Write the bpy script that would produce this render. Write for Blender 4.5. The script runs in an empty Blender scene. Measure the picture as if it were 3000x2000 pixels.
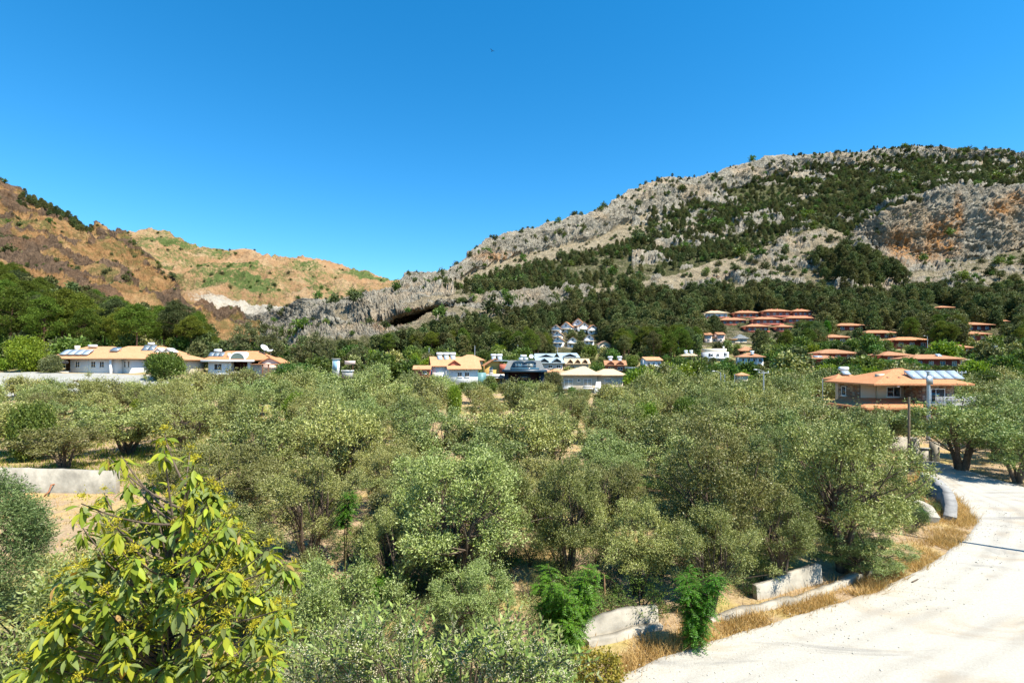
import bpy, math, random
import numpy as np
from mathutils import Vector, Matrix

rng = np.random.default_rng(11)
random.seed(11)
scene = bpy.context.scene
COL = scene.collection

# ------------------------------------------------------------------ camera
F, CX, HZ, ZC = 1500.0, 1500.0, 1060.0, 8.5      # focal length and horizon in photo pixels, eye height in metres
cam = bpy.data.cameras.new('camera')
cam.lens = 18.0; cam.sensor_width = 36.0; cam.shift_y = 0.02
cam.clip_start = 0.1; cam.clip_end = 9000
cam_o = bpy.data.objects.new('camera', cam); COL.objects.link(cam_o)
cam_o.location = (0, 0, ZC); cam_o.rotation_euler = (math.radians(90), 0, 0)
scene.camera = cam_o

# ------------------------------------------------------------------ sky, sun, exposure
SUN_EL, SUN_AZ = math.radians(57), math.radians(124)     # azimuth clockwise from +Y: to the right and behind the camera
world = bpy.data.worlds.new('World'); scene.world = world; world.use_nodes = True
nt = world.node_tree; nt.nodes.clear()
sky = nt.nodes.new('ShaderNodeTexSky'); sky.sky_type = 'NISHITA'; sky.sun_disc = False
sky.sun_elevation = SUN_EL; sky.sun_rotation = SUN_AZ
sky.altitude = 0; sky.air_density = 1.0; sky.dust_density = 0.0; sky.ozone_density = 6.0
hs = nt.nodes.new('ShaderNodeHueSaturation'); hs.inputs['Saturation'].default_value = 1.3
hs.inputs['Hue'].default_value = 0.491
bg = nt.nodes.new('ShaderNodeBackground'); bg.inputs['Strength'].default_value = 0.116
wo = nt.nodes.new('ShaderNodeOutputWorld')
nt.links.new(sky.outputs[0], hs.inputs['Color']); nt.links.new(hs.outputs[0], bg.inputs['Color'])
nt.links.new(bg.outputs[0], wo.inputs['Surface'])
sun = bpy.data.lights.new('sun', 'SUN'); sun.energy = 5.0; sun.angle = math.radians(0.5); sun.color = (1.0, 0.95, 0.86)
sun_o = bpy.data.objects.new('sun', sun); COL.objects.link(sun_o)
sd = Vector((math.sin(SUN_AZ)*math.cos(SUN_EL), math.cos(SUN_AZ)*math.cos(SUN_EL), math.sin(SUN_EL)))
sun_o.rotation_euler = sd.to_track_quat('Z', 'Y').to_euler(); sun_o.location = (60, -60, 90)
scene.view_settings.view_transform = 'Standard'; scene.view_settings.look = 'None'
scene.view_settings.exposure = 1.02; scene.view_settings.gamma = 1.0
scene.view_settings.use_curve_mapping = False
scene.cycles.max_bounces = 6; scene.cycles.diffuse_bounces = 2; scene.cycles.glossy_bounces = 2
scene.cycles.transmission_bounces = 4; scene.cycles.transparent_max_bounces = 4
scene.cycles.use_denoising = True

# ------------------------------------------------------------------ helpers
def P(x, y, Y):
    return Vector(((x-CX)/F*Y, Y, ZC+(HZ-y)/F*Y))

def link(o, parent=None):
    COL.objects.link(o)
    if parent is not None: o.parent = parent
    return o

def tag(o, label=None, cat=None, group=None, kind=None):
    if label: o['label'] = label
    if cat: o['category'] = cat
    if group: o['group'] = group
    if kind: o['kind'] = kind
    return o

def empty(name, loc, rz=0.0, sc=1.0):
    o = bpy.data.objects.new(name, None); link(o)
    o.location = loc; o.rotation_euler = (0, 0, rz); o.scale = (sc,)*3 if not hasattr(sc, '__len__') else sc
    o.empty_display_size = 0.2
    return o

def copy_tree(o, parent=None):
    c = o.copy(); COL.objects.link(c); c.parent = parent
    for ch in list(o.children): copy_tree(ch, c)
    return c

class MB:
    """collects polygons for one mesh object"""
    def __init__(s): s.v = []; s.f = []; s.n = 0
    def add(s, verts, faces, mi=0):
        verts = np.asarray(verts, float).reshape(-1, 3); faces = np.asarray(faces, int)
        s.v.append(verts); s.f.append((faces + s.n, mi)); s.n += len(verts); return s
    def box(s, x0, x1, y0, y1, z0, z1, mi=0):
        v = [(x, y, z) for z in (z0, z1) for y in (y0, y1) for x in (x0, x1)]
        f = [(0,2,3,1), (4,5,7,6), (0,1,5,4), (2,6,7,3), (0,4,6,2), (1,3,7,5)]
        return s.add(v, f, mi)
    def obox(s, c, ax, ay, az, mi=0):
        c, ax, ay, az = map(np.array, (c, ax, ay, az))
        v = [c+i*ax+j*ay+k*az for k in (-1, 1) for j in (-1, 1) for i in (-1, 1)]
        f = [(0,2,3,1), (4,5,7,6), (0,1,5,4), (2,6,7,3), (0,4,6,2), (1,3,7,5)]
        return s.add(v, f, mi)
    def tube(s, pts, rad, sides=6, mi=0):
        v, f = tube(pts, rad, sides); return s.add(v, f, mi)
    def prism(s, poly, z0, z1, mi=0):
        n = len(poly)
        v = [(x, y, z0) for x, y in poly] + [(x, y, z1) for x, y in poly]
        for i in range(n):
            j = (i+1) % n; s.add([v[i], v[j], v[n+j], v[n+i]], [(0,1,2,3)], mi)
        s.add(v[n:], [tuple(range(n))], mi); s.add(v[:n], [tuple(range(n-1, -1, -1))], mi)
        return s
    def mesh(s, name, mats, smooth=False):
        me = bpy.data.meshes.new(name)
        V = np.concatenate(s.v); me.vertices.add(len(V)); me.vertices.foreach_set('co', V.astype(np.float32).ravel())
        loops = np.concatenate([f.ravel() for f, _ in s.f])
        tot = np.concatenate([np.full(len(f), f.shape[1]) for f, _ in s.f])
        mi = np.concatenate([np.full(len(f), m) for f, m in s.f])
        me.loops.add(len(loops)); me.loops.foreach_set('vertex_index', loops.astype(np.int32))
        me.polygons.add(len(tot)); st = np.concatenate([[0], np.cumsum(tot)[:-1]])
        me.polygons.foreach_set('loop_start', st.astype(np.int32))
        me.polygons.foreach_set('material_index', mi.astype(np.int32))
        if smooth: me.polygons.foreach_set('use_smooth', np.ones(len(tot), bool))
        for m in (mats if isinstance(mats, (list, tuple)) else [mats]): me.materials.append(m)
        me.update(calc_edges=True)
        return me
    def build(s, name, mats, parent=None, smooth=False):
        o = bpy.data.objects.new(name, s.mesh(name, mats, smooth)); return link(o, parent)

def tube(pts, rad, sides=6):
    pts = np.asarray(pts, float); n = len(pts); rad = np.broadcast_to(np.asarray(rad, float), (n,))
    t = np.gradient(pts, axis=0); t /= np.linalg.norm(t, axis=1, keepdims=True)+1e-9
    ref = np.array([0., 0, 1]) if abs(t[:, 2]).mean() < .8 else np.array([1., 0, 0])
    a = np.cross(t, ref); a /= np.linalg.norm(a, axis=1, keepdims=True)+1e-9
    b = np.cross(t, a)
    th = np.linspace(0, 2*np.pi, sides, endpoint=False)
    v = pts[:, None] + rad[:, None, None]*(np.cos(th)[None, :, None]*a[:, None]+np.sin(th)[None, :, None]*b[:, None])
    i = np.arange(n-1)[:, None]*sides; j = np.arange(sides)[None]
    f = np.stack([i+j, i+(j+1) % sides, i+sides+(j+1) % sides, i+sides+j], -1).reshape(-1, 4)
    return v.reshape(-1, 3), f

def unit(a): return a/(np.linalg.norm(a, axis=-1, keepdims=True)+1e-9)

# ---- noise (value noise, vectorised)
def vnoise(p, seed=0):
    p = np.asarray(p, float); i = np.floor(p).astype(np.int64); f = p-i; f = f*f*f*(f*(f*6-15)+10)
    def h(dx, dy, dz):
        n = ((i[..., 0]+dx)*374761393 + (i[..., 1]+dy)*668265263 + (i[..., 2]+dz)*1274126177 + seed*97531) & 0xffffffff
        n = ((n ^ (n >> 13))*1274126177) & 0xffffffff
        n = ((n ^ (n >> 16))*2246822519) & 0xffffffff
        return ((n ^ (n >> 15)) & 0xffff)/65535.0
    x, y, z = f[..., 0], f[..., 1], f[..., 2]
    a = h(0,0,0)*(1-x)+h(1,0,0)*x; b = h(0,1,0)*(1-x)+h(1,1,0)*x
    c = h(0,0,1)*(1-x)+h(1,0,1)*x; d = h(0,1,1)*(1-x)+h(1,1,1)*x
    return (a*(1-y)+b*y)*(1-z)+(c*(1-y)+d*y)*z
def fbm(p, scale, octv=4, seed=0, ridged=False, gain=.5):
    p = np.asarray(p, float)/scale; s = 0; a = 1.; t = 0
    for k in range(octv):
        n = vnoise(p*2**k+17.3*k, seed+k)*2-1
        s = s + a*((1-2*np.abs(n)) if ridged else n); t += a; a *= gain
    return s/t
def sstep(a, b, x): t = np.clip((x-a)/(b-a), 0, 1); return t*t*(3-2*t)

# ------------------------------------------------------------------ materials
class NT:
    def __init__(s, name):
        s.m = bpy.data.materials.new(name); s.m.use_nodes = True; s.t = s.m.node_tree; s.t.nodes.clear()
        s.out = s.n('ShaderNodeOutputMaterial')
    def n(s, typ, **kw):
        x = s.t.nodes.new(typ)
        for k, v in kw.items(): setattr(x, k, v)
        return x
    def l(s, a, b): s.t.links.new(a, b)
    def coord(s, scale=(1, 1, 1), kind='Object'):
        tc = s.n('ShaderNodeTexCoord'); mp = s.n('ShaderNodeMapping'); mp.inputs['Scale'].default_value = scale
        s.l(tc.outputs[kind], mp.inputs['Vector']); return mp.outputs[0]
    def noise(s, scale, detail=4, rough=.55, vec=None, dist=0):
        x = s.n('ShaderNodeTexNoise'); x.inputs['Scale'].default_value = scale; x.inputs['Detail'].default_value = detail
        x.inputs['Roughness'].default_value = rough; x.inputs['Distortion'].default_value = dist
        if vec is not None: s.l(vec, x.inputs['Vector'])
        return x.outputs['Fac']
    def ramp(s, fac, stops):
        r = s.n('ShaderNodeValToRGB'); e = r.color_ramp.elements
        while len(e) < len(stops): e.new(.5)
        for k, (p, c) in enumerate(stops):
            e[k].position = p; e[k].color = (*c, 1) if len(c) == 3 else c
        s.l(fac, r.inputs['Fac']); return r.outputs['Color']
    def step(s, fac, a, b):
        r = s.n('ShaderNodeMapRange'); r.inputs['From Min'].default_value = a; r.inputs['From Max'].default_value = b
        r.interpolation_type = 'SMOOTHSTEP'; s.l(fac, r.inputs['Value']); return r.outputs[0]
    def mix(s, fac, a, b, blend='MIX'):
        x = s.n('ShaderNodeMix', data_type='RGBA', blend_type=blend)
        for sock, val in ((x.inputs['Factor'], fac), (x.inputs['A'], a), (x.inputs['B'], b)):
            pass
        A = [i for i in x.inputs if i.type == 'RGBA']; Fc = x.inputs[0]
        for sock, val in ((Fc, fac), (A[0], a), (A[1], b)):
            if hasattr(val, 'links') or isinstance(val, bpy.types.NodeSocket): s.l(val, sock)
            elif isinstance(val, (int, float)): sock.default_value = val
            else: sock.default_value = (*val, 1)
        return [o for o in x.outputs if o.type == 'RGBA'][0]
    def math(s, op, a, b=None, clamp=False):
        x = s.n('ShaderNodeMath', operation=op); x.use_clamp = clamp
        for k, v in enumerate((a, b)):
            if v is None: continue
            if isinstance(v, (int, float)): x.inputs[k].default_value = v
            else: s.l(v, x.inputs[k])
        return x.outputs[0]
    def attr(s, name):
        a = s.n('ShaderNodeAttribute'); a.attribute_name = name; return a.outputs['Fac']
    def bump(s, h, strength=.5, dist=.1):
        b = s.n('ShaderNodeBump'); b.inputs['Strength'].default_value = strength; b.inputs['Distance'].default_value = dist
        s.l(h, b.inputs['Height']); return b.outputs[0]
    def bsdf(s, col, rough=.8, spec=.3, normal=None, metallic=0.):
        b = s.n('ShaderNodeBsdfPrincipled')
        if isinstance(col, bpy.types.NodeSocket): s.l(col, b.inputs['Base Color'])
        else: b.inputs['Base Color'].default_value = (*col, 1)
        b.inputs['Roughness'].default_value = rough; b.inputs['Specular IOR Level'].default_value = spec
        b.inputs['Metallic'].default_value = metallic
        if normal is not None: s.l(normal, b.inputs['Normal'])
        return b
    def done(s, sh): s.l(sh, s.out.inputs['Surface']); return s.m

MATS = {}
def simple(name, rgb, rough=.8, spec=.25, amt=.18, scale=2.0, bump=0., metallic=0.):
    if name in MATS: return MATS[name]
    N = NT(name); v = N.coord()
    n1 = N.noise(scale, 5, .6, v)
    lo = tuple(c*(1-amt) for c in rgb); hi = tuple(min(1, c*(1+amt)) for c in rgb)
    col = N.ramp(n1, [(.3, lo), (.7, hi)])
    nm = N.bump(N.noise(scale*6, 4, .6, v), .4, bump) if bump else None
    MATS[name] = N.done(N.bsdf(col, rough, spec, nm, metallic).outputs[0]); return MATS[name]

def foliage(name, dark, light, back=None, trans=.25, rough=.5, spec=.25, var=.25, hue=.02):
    N = NT(name); g = N.n('ShaderNodeNewGeometry'); oi = N.n('ShaderNodeObjectInfo')
    col = N.ramp(g.outputs['Random Per Island'], [(0., dark), (.55, tuple((a+b)/2 for a, b in zip(dark, light))), (1., light)])
    if back is not None: col = N.mix(g.outputs['Backfacing'], col, back)
    h = N.n('ShaderNodeHueSaturation')
    mr = N.n('ShaderNodeMapRange'); mr.inputs['To Min'].default_value = 1-var; mr.inputs['To Max'].default_value = 1+var
    N.l(oi.outputs['Random'], mr.inputs['Value']); N.l(mr.outputs[0], h.inputs['Value'])
    m2 = N.math('FRACT', N.math('MULTIPLY', oi.outputs['Random'], 7.31))
    mr2 = N.n('ShaderNodeMapRange'); mr2.inputs['To Min'].default_value = .5-hue; mr2.inputs['To Max'].default_value = .5+hue
    N.l(m2, mr2.inputs['Value']); N.l(mr2.outputs[0], h.inputs['Hue'])
    N.l(col, h.inputs['Color']); c = h.outputs[0]
    b = N.bsdf(c, rough, spec); t = N.n('ShaderNodeBsdfTranslucent')
    N.l(N.mix(1., c, (1.0, 1.0, .55), 'MULTIPLY'), t.inputs['Color'])
    mx = N.n('ShaderNodeMixShader'); mx.inputs[0].default_value = trans
    N.l(b.outputs[0], mx.inputs[1]); N.l(t.outputs[0], mx.inputs[2])
    return N.done(mx.outputs[0])

M_OLIVE = foliage('olive_leaf', (.06, .086, .009), (.28, .30, .066), (.30, .315, .11), .10, .45, .3, .3, .032)
M_PINE = foliage('pine_needle', (.055, .07, .02), (.16, .175, .06), None, .22, .6, .15, .42, .045)
M_PINEL = foliage('pine_needle_bright', (.04, .066, .006), (.165, .205, .024), None, .22, .6, .15, .25, .025)
M_SCRUB = foliage('scrub_leaf', (.05, .065, .022), (.13, .145, .05), None, .15, .6, .15, .3, .03)
M_BUSH = foliage('bush_leaf', (.05, .095, .015), (.15, .22, .04), None, .3, .5, .25, .3, .03)
M_LIME = foliage('lime_leaf', (.10, .16, .012), (.26, .34, .03), None, .35, .5, .25, .15, .015)
M_FEATH = foliage('feather_leaf', (.03, .10, .005), (.105, .25, .013), None, .35, .5, .3, .1, .01)
M_BLUE = foliage('bluish_needle', (.08, .13, .035), (.23, .29, .10), None, .2, .5, .25, .1, .01)
M_GUM = foliage('gum_leaf', (.075, .085, .02), (.19, .185, .055), (.2, .2, .09), .25, .5, .25, .2, .03)
M_YELLOW = foliage('yellow_bloom', (.28, .24, .015), (.46, .38, .03), None, .25, .6, .15, .1, .01)
M_PALM = foliage('palm_frond_leaf', (.09, .13, .04), (.2, .25, .09), None, .2, .5, .3, .2, .02)
M_BARK = simple('bark', (.115, .085, .06), .95, .1, .35, 6, .02)
M_BARKP = simple('pine_bark', (.13, .075, .05), .95, .1, .35, 3, .03)
M_DRYG = foliage('dry_grass_blade', (.40, .25, .075), (.62, .44, .17), None, .25, .7, .1, .05, .01)
M_GRNG = foliage('green_weed_blade', (.12, .17, .02), (.3, .32, .05), None, .3, .7, .1, .05, .01)

def ground_mat():
    N = NT('dry_ground'); v = N.coord()
    big = N.noise(.045, 4, .55, v); mid = N.noise(.35, 5, .6, v); fine = N.noise(5., 6, .7, v)
    col = N.ramp(fine, [(.25, (.22, .145, .08)), (.5, (.36, .255, .15)), (.75, (.47, .355, .225))])
    col = N.mix(N.step(mid, .45, .62), col, N.ramp(fine, [(.3, (.34, .235, .085)), (.7, (.50, .37, .165))]))
    col = N.mix(N.math('MULTIPLY', N.step(big, .5, .62), N.step(mid, .40, .6)), col, N.ramp(fine, [(.3, (.12, .15, .02)), (.7, (.33, .34, .07))]))
    far = N.attr('garden')
    col = N.mix(N.math('MULTIPLY', far, N.step(mid, .35, .6)), col, N.ramp(fine, [(.3, (.06, .085, .02)), (.7, (.2, .2, .06))]))
    nm = N.bump(N.noise(3., 8, .7, v), .6, .25)
    return N.done(N.bsdf(col, .95, .1, nm).outputs[0])

def road_mat():
    N = NT('pale_gravel_road'); v = N.coord(); v2 = N.coord((.45, .9, 1))
    fine = N.noise(14., 8, .75, v); mid = N.noise(.5, 5, .6, v2, 1.2); big = N.noise(.16, 3, .5, v)
    col = N.ramp(fine, [(.2, (.29, .262, .21)), (.45, (.40, .37, .305)), (.7, (.475, .445, .38))])
    col = N.mix(N.math('MULTIPLY', N.step(mid, .5, .7), .7), col, (.35, .275, .185))
    mid2 = N.noise(.38, 6, .62, N.coord((.35, 1.2, 1)), 1.5)
    col = N.mix(N.math('MULTIPLY', N.step(mid2, .54, .70), .8), col, (.215, .205, .185))
    ln = N.attr('lane')
    for c in (.16, .27, .44, .56):
        band = N.step(N.math('ABSOLUTE', N.math('SUBTRACT', N.math('ADD', ln, N.math('MULTIPLY', N.math('SUBTRACT', big, .5), .12)), c)), .04, .005)
        col = N.mix(N.math('MULTIPLY', N.math('MULTIPLY', band, N.step(mid, .3, .62)), .42), col, (.255, .235, .2))
    nm = N.bump(fine, .5, .05)
    return N.done(N.bsdf(col, .95, .1, nm).outputs[0])

def mountain_mat(name, rock_l, rock_d, soil_a, soil_b, green, stain=(.62, .31, .115), soil_sc=.06):
    N = NT(name); v = N.coord(); vs = N.coord((1, .9, .62))
    r, st, gr = N.attr('rock'), N.attr('stain'), N.attr('green')
    n_big = N.noise(.02, 4, .6, v); n1 = N.noise(.09, 8, .72, vs, .6); n2 = N.noise(.55, 6, .7, vs); n3 = N.noise(.23, 6, .65, v)
    mid = tuple((a+b)/2 for a, b in zip(rock_l, rock_d))
    rc = N.ramp(n1, [(.28, rock_d), (.46, mid), (.62, rock_l), (.8, tuple(min(1, c*1.2) for c in rock_l))])
    rc = N.mix(.6, rc, N.ramp(n2, [(.36, rock_d), (.5, mid), (.62, rock_l)]))
    rc = N.mix(N.math('MULTIPLY', N.step(n_big, .5, .68), .4), rc, tuple(a*b for a, b in zip(rock_l, (1.1, .85, .62))))
    rc = N.mix(N.math('MULTIPLY', st, N.step(n3, .36, .56)), rc, N.ramp(n2, [(.3, tuple(c*.55 for c in stain)), (.7, stain)]))
    sc = N.ramp(N.noise(soil_sc, 8, .68, v), [(.36, tuple(c*.75 for c in soil_a)), (.48, soil_a), (.62, soil_b)])
    sc = N.mix(N.math('MULTIPLY', N.step(N.noise(.35, 8, .75, v), .56, .66), .7), sc, tuple(c*.32 for c in soil_a))
    sc = N.mix(.45, sc, N.ramp(n2, [(.3, tuple(c*.6 for c in soil_a)), (.7, tuple(min(1, c*1.25) for c in soil_b))]))
    gm = N.math('MULTIPLY', N.math('MULTIPLY', gr, 1.5, True), N.step(N.math('ADD', N.noise(.16, 8, .7, v), N.math('MULTIPLY', gr, .28)), .55, .72))
    sc = N.mix(gm, sc, N.ramp(n2, [(.3, tuple(c*.5 for c in green)), (.7, green)]))
    f = N.step(N.math('ADD', r, N.math('MULTIPLY', N.math('SUBTRACT', n3, .5), .9)), .35, .65)
    col = N.mix(f, sc, rc)
    h = N.math('ADD', N.math('MULTIPLY', n1, 2.2), N.math('MULTIPLY', n2, .5))
    nm = N.bump(h, 1., 4.)
    return N.done(N.bsdf(col, .95, .08, nm).outputs[0])
# ------------------------------------------------------------------ terrain
GX = np.array([-1200, -300, 0, 250, 400, 700, 1000, 1300, 1600, 1900, 2200, 2500, 2800, 3200, 4200], float)
GY = np.array([-60, 48, 80, 100, 130, 170, 230, 300, 420], float)
GZ = np.array([
 [0]*15,
 [.3, .2, 0, 0, 0, 0, 0, 0, 0, 0, 0, 0, 0, 0, 0],
 [3.0, 2.6, 2.2, 2.2, 2.0, 1.6, 1.0, .8, .6, .6, .6, .3, .3, .3, .5],
 [7, 6.3, 6.2, 6.2, 5.8, 4.8, 2.6, 1.8, 1.5, 1.5, 1.6, 1.5, 1.5, 1.5, 2],
 [11, 9.5, 8.5, 8.5, 8.0, 6.8, 4.2, 3.6, 3.2, 3.0, 3.5, 4.2, 4.6, 4.6, 5],
 [24, 21, 18, 15, 12.5, 10, 7.0, 6.8, 6.5, 7.0, 8.0, 9.6, 10.0, 10., 11],
 [48, 42, 36, 28, 20, 13, 9, 10, 11, 12, 14, 16, 17, 18, 20],
 [75, 66, 56, 40, 28, 18, 12, 16, 20, 22, 25, 26, 28, 30, 32],
 [110, 95, 80, 55, 35, 20, 16, 26, 30, 32, 36, 38, 40, 42, 45]], float)
def smooth_table(Z):
    return Z
def ground_z(X, Y):
    X = np.asarray(X, float); Y = np.asarray(Y, float)
    xp = CX+F*X/np.maximum(Y, 40.)
    xp = np.clip(xp, GX[0], GX[-1]); yy = np.clip(Y, GY[0], GY[-1])
    ix = np.clip(np.searchsorted(GX, xp)-1, 0, len(GX)-2); iy = np.clip(np.searchsorted(GY, yy)-1, 0, len(GY)-2)
    tx = (xp-GX[ix])/(GX[ix+1]-GX[ix]); ty = (yy-GY[iy])/(GY[iy+1]-GY[iy]); tx = tx*tx*(3-2*tx)
    z = (GZ[iy, ix]*(1-tx)+GZ[iy, ix+1]*tx)*(1-ty)+(GZ[iy+1, ix]*(1-tx)+GZ[iy+1, ix+1]*tx)*ty
    q = np.stack([X, Y, np.zeros_like(X)], -1)
    return z + sstep(40, 90, Y)*.5*fbm(q, 14, 2, 5) + .06*fbm(q, 3., 2, 9)
def gz(X, Y): return float(ground_z(np.array([X]), np.array([Y]))[0])
def GP(x, y):
    """ground point seen at photo pixel x, y on the flat near ground"""
    Y = ZC*F/(y-HZ); return ((x-CX)/F*Y, Y)

def grid_faces(R, C):
    i = np.arange(R-1)[:, None]*C; j = np.arange(C-1)[None]
    return np.stack([i+j, i+j+1, i+C+j+1, i+C+j], -1).reshape(-1, 4)
def set_attr(o, name, arr):
    a = o.data.attributes.new(name, 'FLOAT', 'POINT'); a.data.foreach_set('value', np.asarray(arr, np.float32).ravel())

gy = np.concatenate([np.linspace(-40, 10, 26)[:-1], np.linspace(10, 60, 120)[:-1], np.linspace(60, 130, 90)[:-1], np.geomspace(130, 420, 80)])
gs = np.linspace(-1.75, 1.75, 330)
SX = gs[None, :]*(gy[:, None]+45); SY = np.broadcast_to(gy[:, None], SX.shape)
SZ = ground_z(SX, SY)
gpts = np.stack([SX, SY, SZ], -1)
ground = MB().add(gpts.reshape(-1, 3), grid_faces(*SX.shape)).build('ground', ground_mat(), smooth=True)
tag(ground, 'dry tan grove floor with golden grass rising into the valley', 'ground', kind='structure')
set_attr(ground, 'garden', sstep(95, 120, SY))

# ---- hills as feature-line surfaces: every line has its own distance
def arr(line, xs):
    L = np.array(line, float); return np.interp(xs, L[:, 0], L[:, 1]), np.interp(xs, L[:, 0], L[:, 2])
def blur(a, n, axis):
    for _ in range(n):
        p = np.concatenate([np.take(a, [0], axis), a, np.take(a, [-1], axis)], axis)
        sl = lambda s: tuple(s if k == axis else slice(None) for k in range(a.ndim))
        a = (p[sl(slice(0, -2))]+2*p[sl(slice(1, -1))]+p[sl(slice(2, None))])/4
    return a
def surface(xs, lines, rows, back=(300, -90, 8), bx=2, brow=2):
    u = (xs-CX)/F
    Yl, Zl = [], []
    for ln in lines:
        y, Y = arr(ln, xs); Yl.append(Y); Zl.append(ZC+(HZ-y)/F*Y)
    Yl.append(Yl[-1]+back[0]); Zl.append(Zl[-1]+back[1]); rows = list(rows)+[back[2]]
    YY, ZZ, seg = [], [], []
    for k, n in enumerate(rows):
        t = np.linspace(0, 1, n, endpoint=(k == len(rows)-1))[:, None]
        YY.append(Yl[k]*(1-t)+Yl[k+1]*t); ZZ.append(Zl[k]*(1-t)+Zl[k+1]*t); seg.append(k+t[:, 0])
    YY = blur(blur(np.concatenate(YY), brow, 0), bx, 1); ZZ = blur(blur(np.concatenate(ZZ), brow, 0), bx, 1); seg = np.concatenate(seg)
    pts = np.stack([u[None]*YY, YY, ZZ], -1)
    return pts, seg
def normals(pts):
    n = np.cross(np.gradient(pts, axis=1), np.gradient(pts, axis=0)); n = unit(n)
    s = np.sign(n[..., 2:3]+1e-3*0); flip = (n[..., 1:2] > .2) & (n[..., 2:3] < 0)
    return np.where(flip, -n, n)

# right-hand limestone mountain ---------------------------------------------
SKY_R = [(560,978,520),(640,945,500),(720,925,480),(850,905,440),(906,880,420),(1021,874,410),(1098,852,420),(1150,852,440),(1165,842,450),(1205,803,470),
 (1326,797,520),(1390,733,560),(1441,695,600),(1582,663,640),(1760,612,680),(1837,561,720),(1939,523,750),(2092,510,770),(2143,491,780),(2245,459,800),
 (2411,450,820),(2525,446,830),(2627,432,840),(2717,428,840),(2793,440,820),(2921,442,800),(3000,450,790),(3400,430,780),(3900,480,780)]
L_K = [(560,985,505),(640,965,480),(850,962,400),(906,930,390),(1021,900,385),(1150,880,400),(1199,850,435),(1326,832,485),(1390,802,525),(1441,778,560),
 (1582,740,605),(1760,692,640),(1900,625,692),(2092,575,735),(2245,530,768),(2411,495,795),(2717,475,815),(3000,480,770),(3900,500,760)]
L_M = [(560,990,495),(850,975,380),(1021,910,350),(1150,890,365),(1199,868,395),(1326,848,440),(1441,815,500),(1582,775,540),(1760,735,580),(1900,680,630),
 (2092,640,660),(2245,600,690),(2411,560,700),(2600,540,690),(2717,525,680),(3000,510,660),(3900,520,650)]
L_N = [(560,1000,460),(850,985,330),(940,946,312),(979,912,310),(1047,904,308),(1119,895,308),(1183,883,308),(1289,868,312),(1400,862,335),(1560,862,355),
 (1650,860,385),(1800,840,425),(2000,800,460),(2200,740,500),(2400,670,520),(2500,690,505),(2591,645,482),(2625,618,482),(2693,594,486),(2761,570,490),(2829,540,496),(3000,550,490),(3900,560,490)]
L_lip = [(560,1003,450),(850,990,312),(940,955,298),(1000,945,297),(1072,948,296),(1140,930,294),(1208,912,293),(1259,895,295),(1298,888,305),(1400,880,322),(1560,882,337),
 (1650,880,365),(1800,860,402),(2000,825,435),(2200,770,470),(2400,705,495),(2500,700,490),(2591,690,474),(2693,670,474),(2829,640,478),(3000,630,478),(3900,640,478)]
L_rec = [(560,1006,445),(850,997,306),(940,966,302),(1000,974,302),(1072,976,306),(1120,966,316),(1160,956,328),(1208,936,332),(1259,912,326),(1298,904,310),(1400,895,316),(1560,900,328),
 (1650,895,352),(1800,875,388),(2000,845,418),(2200,790,450),(2400,732,478),(2500,708,482),(2557,740,472),(2642,742,470),(2693,745,468),(2829,745,466),(3000,715,470),(3900,720,470)]
L_O = [(560,1010,430),(850,1000,300),(940,972,294),(1000,981,290),(1072,984,288),(1140,969,290),(1208,947,292),(1259,923,296),(1298,910,302),(1400,900,310),(1560,905,320),
 (1650,900,345),(1800,880,380),(2000,850,410),(2200,800,440),(2400,740,470),(2496,714,475),(2557,756,462),(2642,762,460),(2676,780,458),(2812,776,458),(2914,756,460),(3000,735,465),(3900,735,465)]
L_Q = [(560,1030,380),(850,1015,270),(1072,1000,266),(1298,955,280),(1400,940,285),(1600,930,310),(1800,905,345),(2000,880,370),(2200,872,385),(2400,870,380),(2600,878,362),(2800,872,355),(3000,862,350),(3900,862,350)]
L_R = [(560,1075,300),(850,1070,225),(1298,1055,225),(1800,1050,230),(2400,1040,230),(3900,1040,230)]
xsR = np.concatenate([np.linspace(560, 3080, 800), np.linspace(3090, 3900, 80)])
ptsR, segR = surface(xsR, [L_R, L_Q, L_O, L_rec, L_lip, L_N, L_M, L_K, SKY_R], [70, 75, 18, 40, 45, 85, 55, 85])
nR = normals(blur(blur(ptsR, 3, 0), 3, 1))
tanR = np.sqrt(np.maximum(0, 1-nR[..., 2]**2))/np.maximum(np.abs(nR[..., 2]), .05)
XX = np.broadcast_to(xsR[None], tanR.shape); SG = np.broadcast_to(segR[:, None], tanR.shape)
nz1 = fbm(ptsR, 60, 3, 3)
rock = sstep(.62, 1.05, tanR + .35*nz1)
rock = np.maximum(rock, .75*((SG > 7) & (SG < 8) & (XX < 2350)))
rock = np.maximum(rock, .85*sstep(-.02, .25, fbm(ptsR, 30, 4, 8))*((SG > 1) & (SG < 2)))
rock = np.maximum(rock, .8*((XX < 1330) & (SG > 4.9)*1))
rock = np.where((XX > 2560) & (SG > 2) & (SG < 5.0), 1, rock)
bare = sstep(.04, .26, fbm(ptsR*np.array([1, 1, 1.6]), 42, 4, 14))*((SG > 5) & (SG < 7.3) & (XX > 1850)); rock = np.maximum(rock, .95*bare)
rock = np.maximum(rock, (.35+.35*fbm(ptsR, 22, 3, 9))*((XX > 2480) & (SG > 1) & (SG <= 2)))
rock = np.maximum(rock, sstep(.0, .3, fbm(ptsR, 38, 3, 12))*.8*((XX > 1330) & (XX < 2560) & (SG > 2) & (SG < 5)))
def cells(p, scale, seed, ani=(1, 1, 1)):
    p = np.asarray(p)*np.array(ani); w = np.stack([fbm(p, scale*.7, 2, seed+k) for k in range(3)], -1)*scale*.3
    return vnoise((p+w)/scale, seed+9)
rid = fbm(ptsR*np.array([1, 1, .75]), 34, 5, 21, True, .58)
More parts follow.
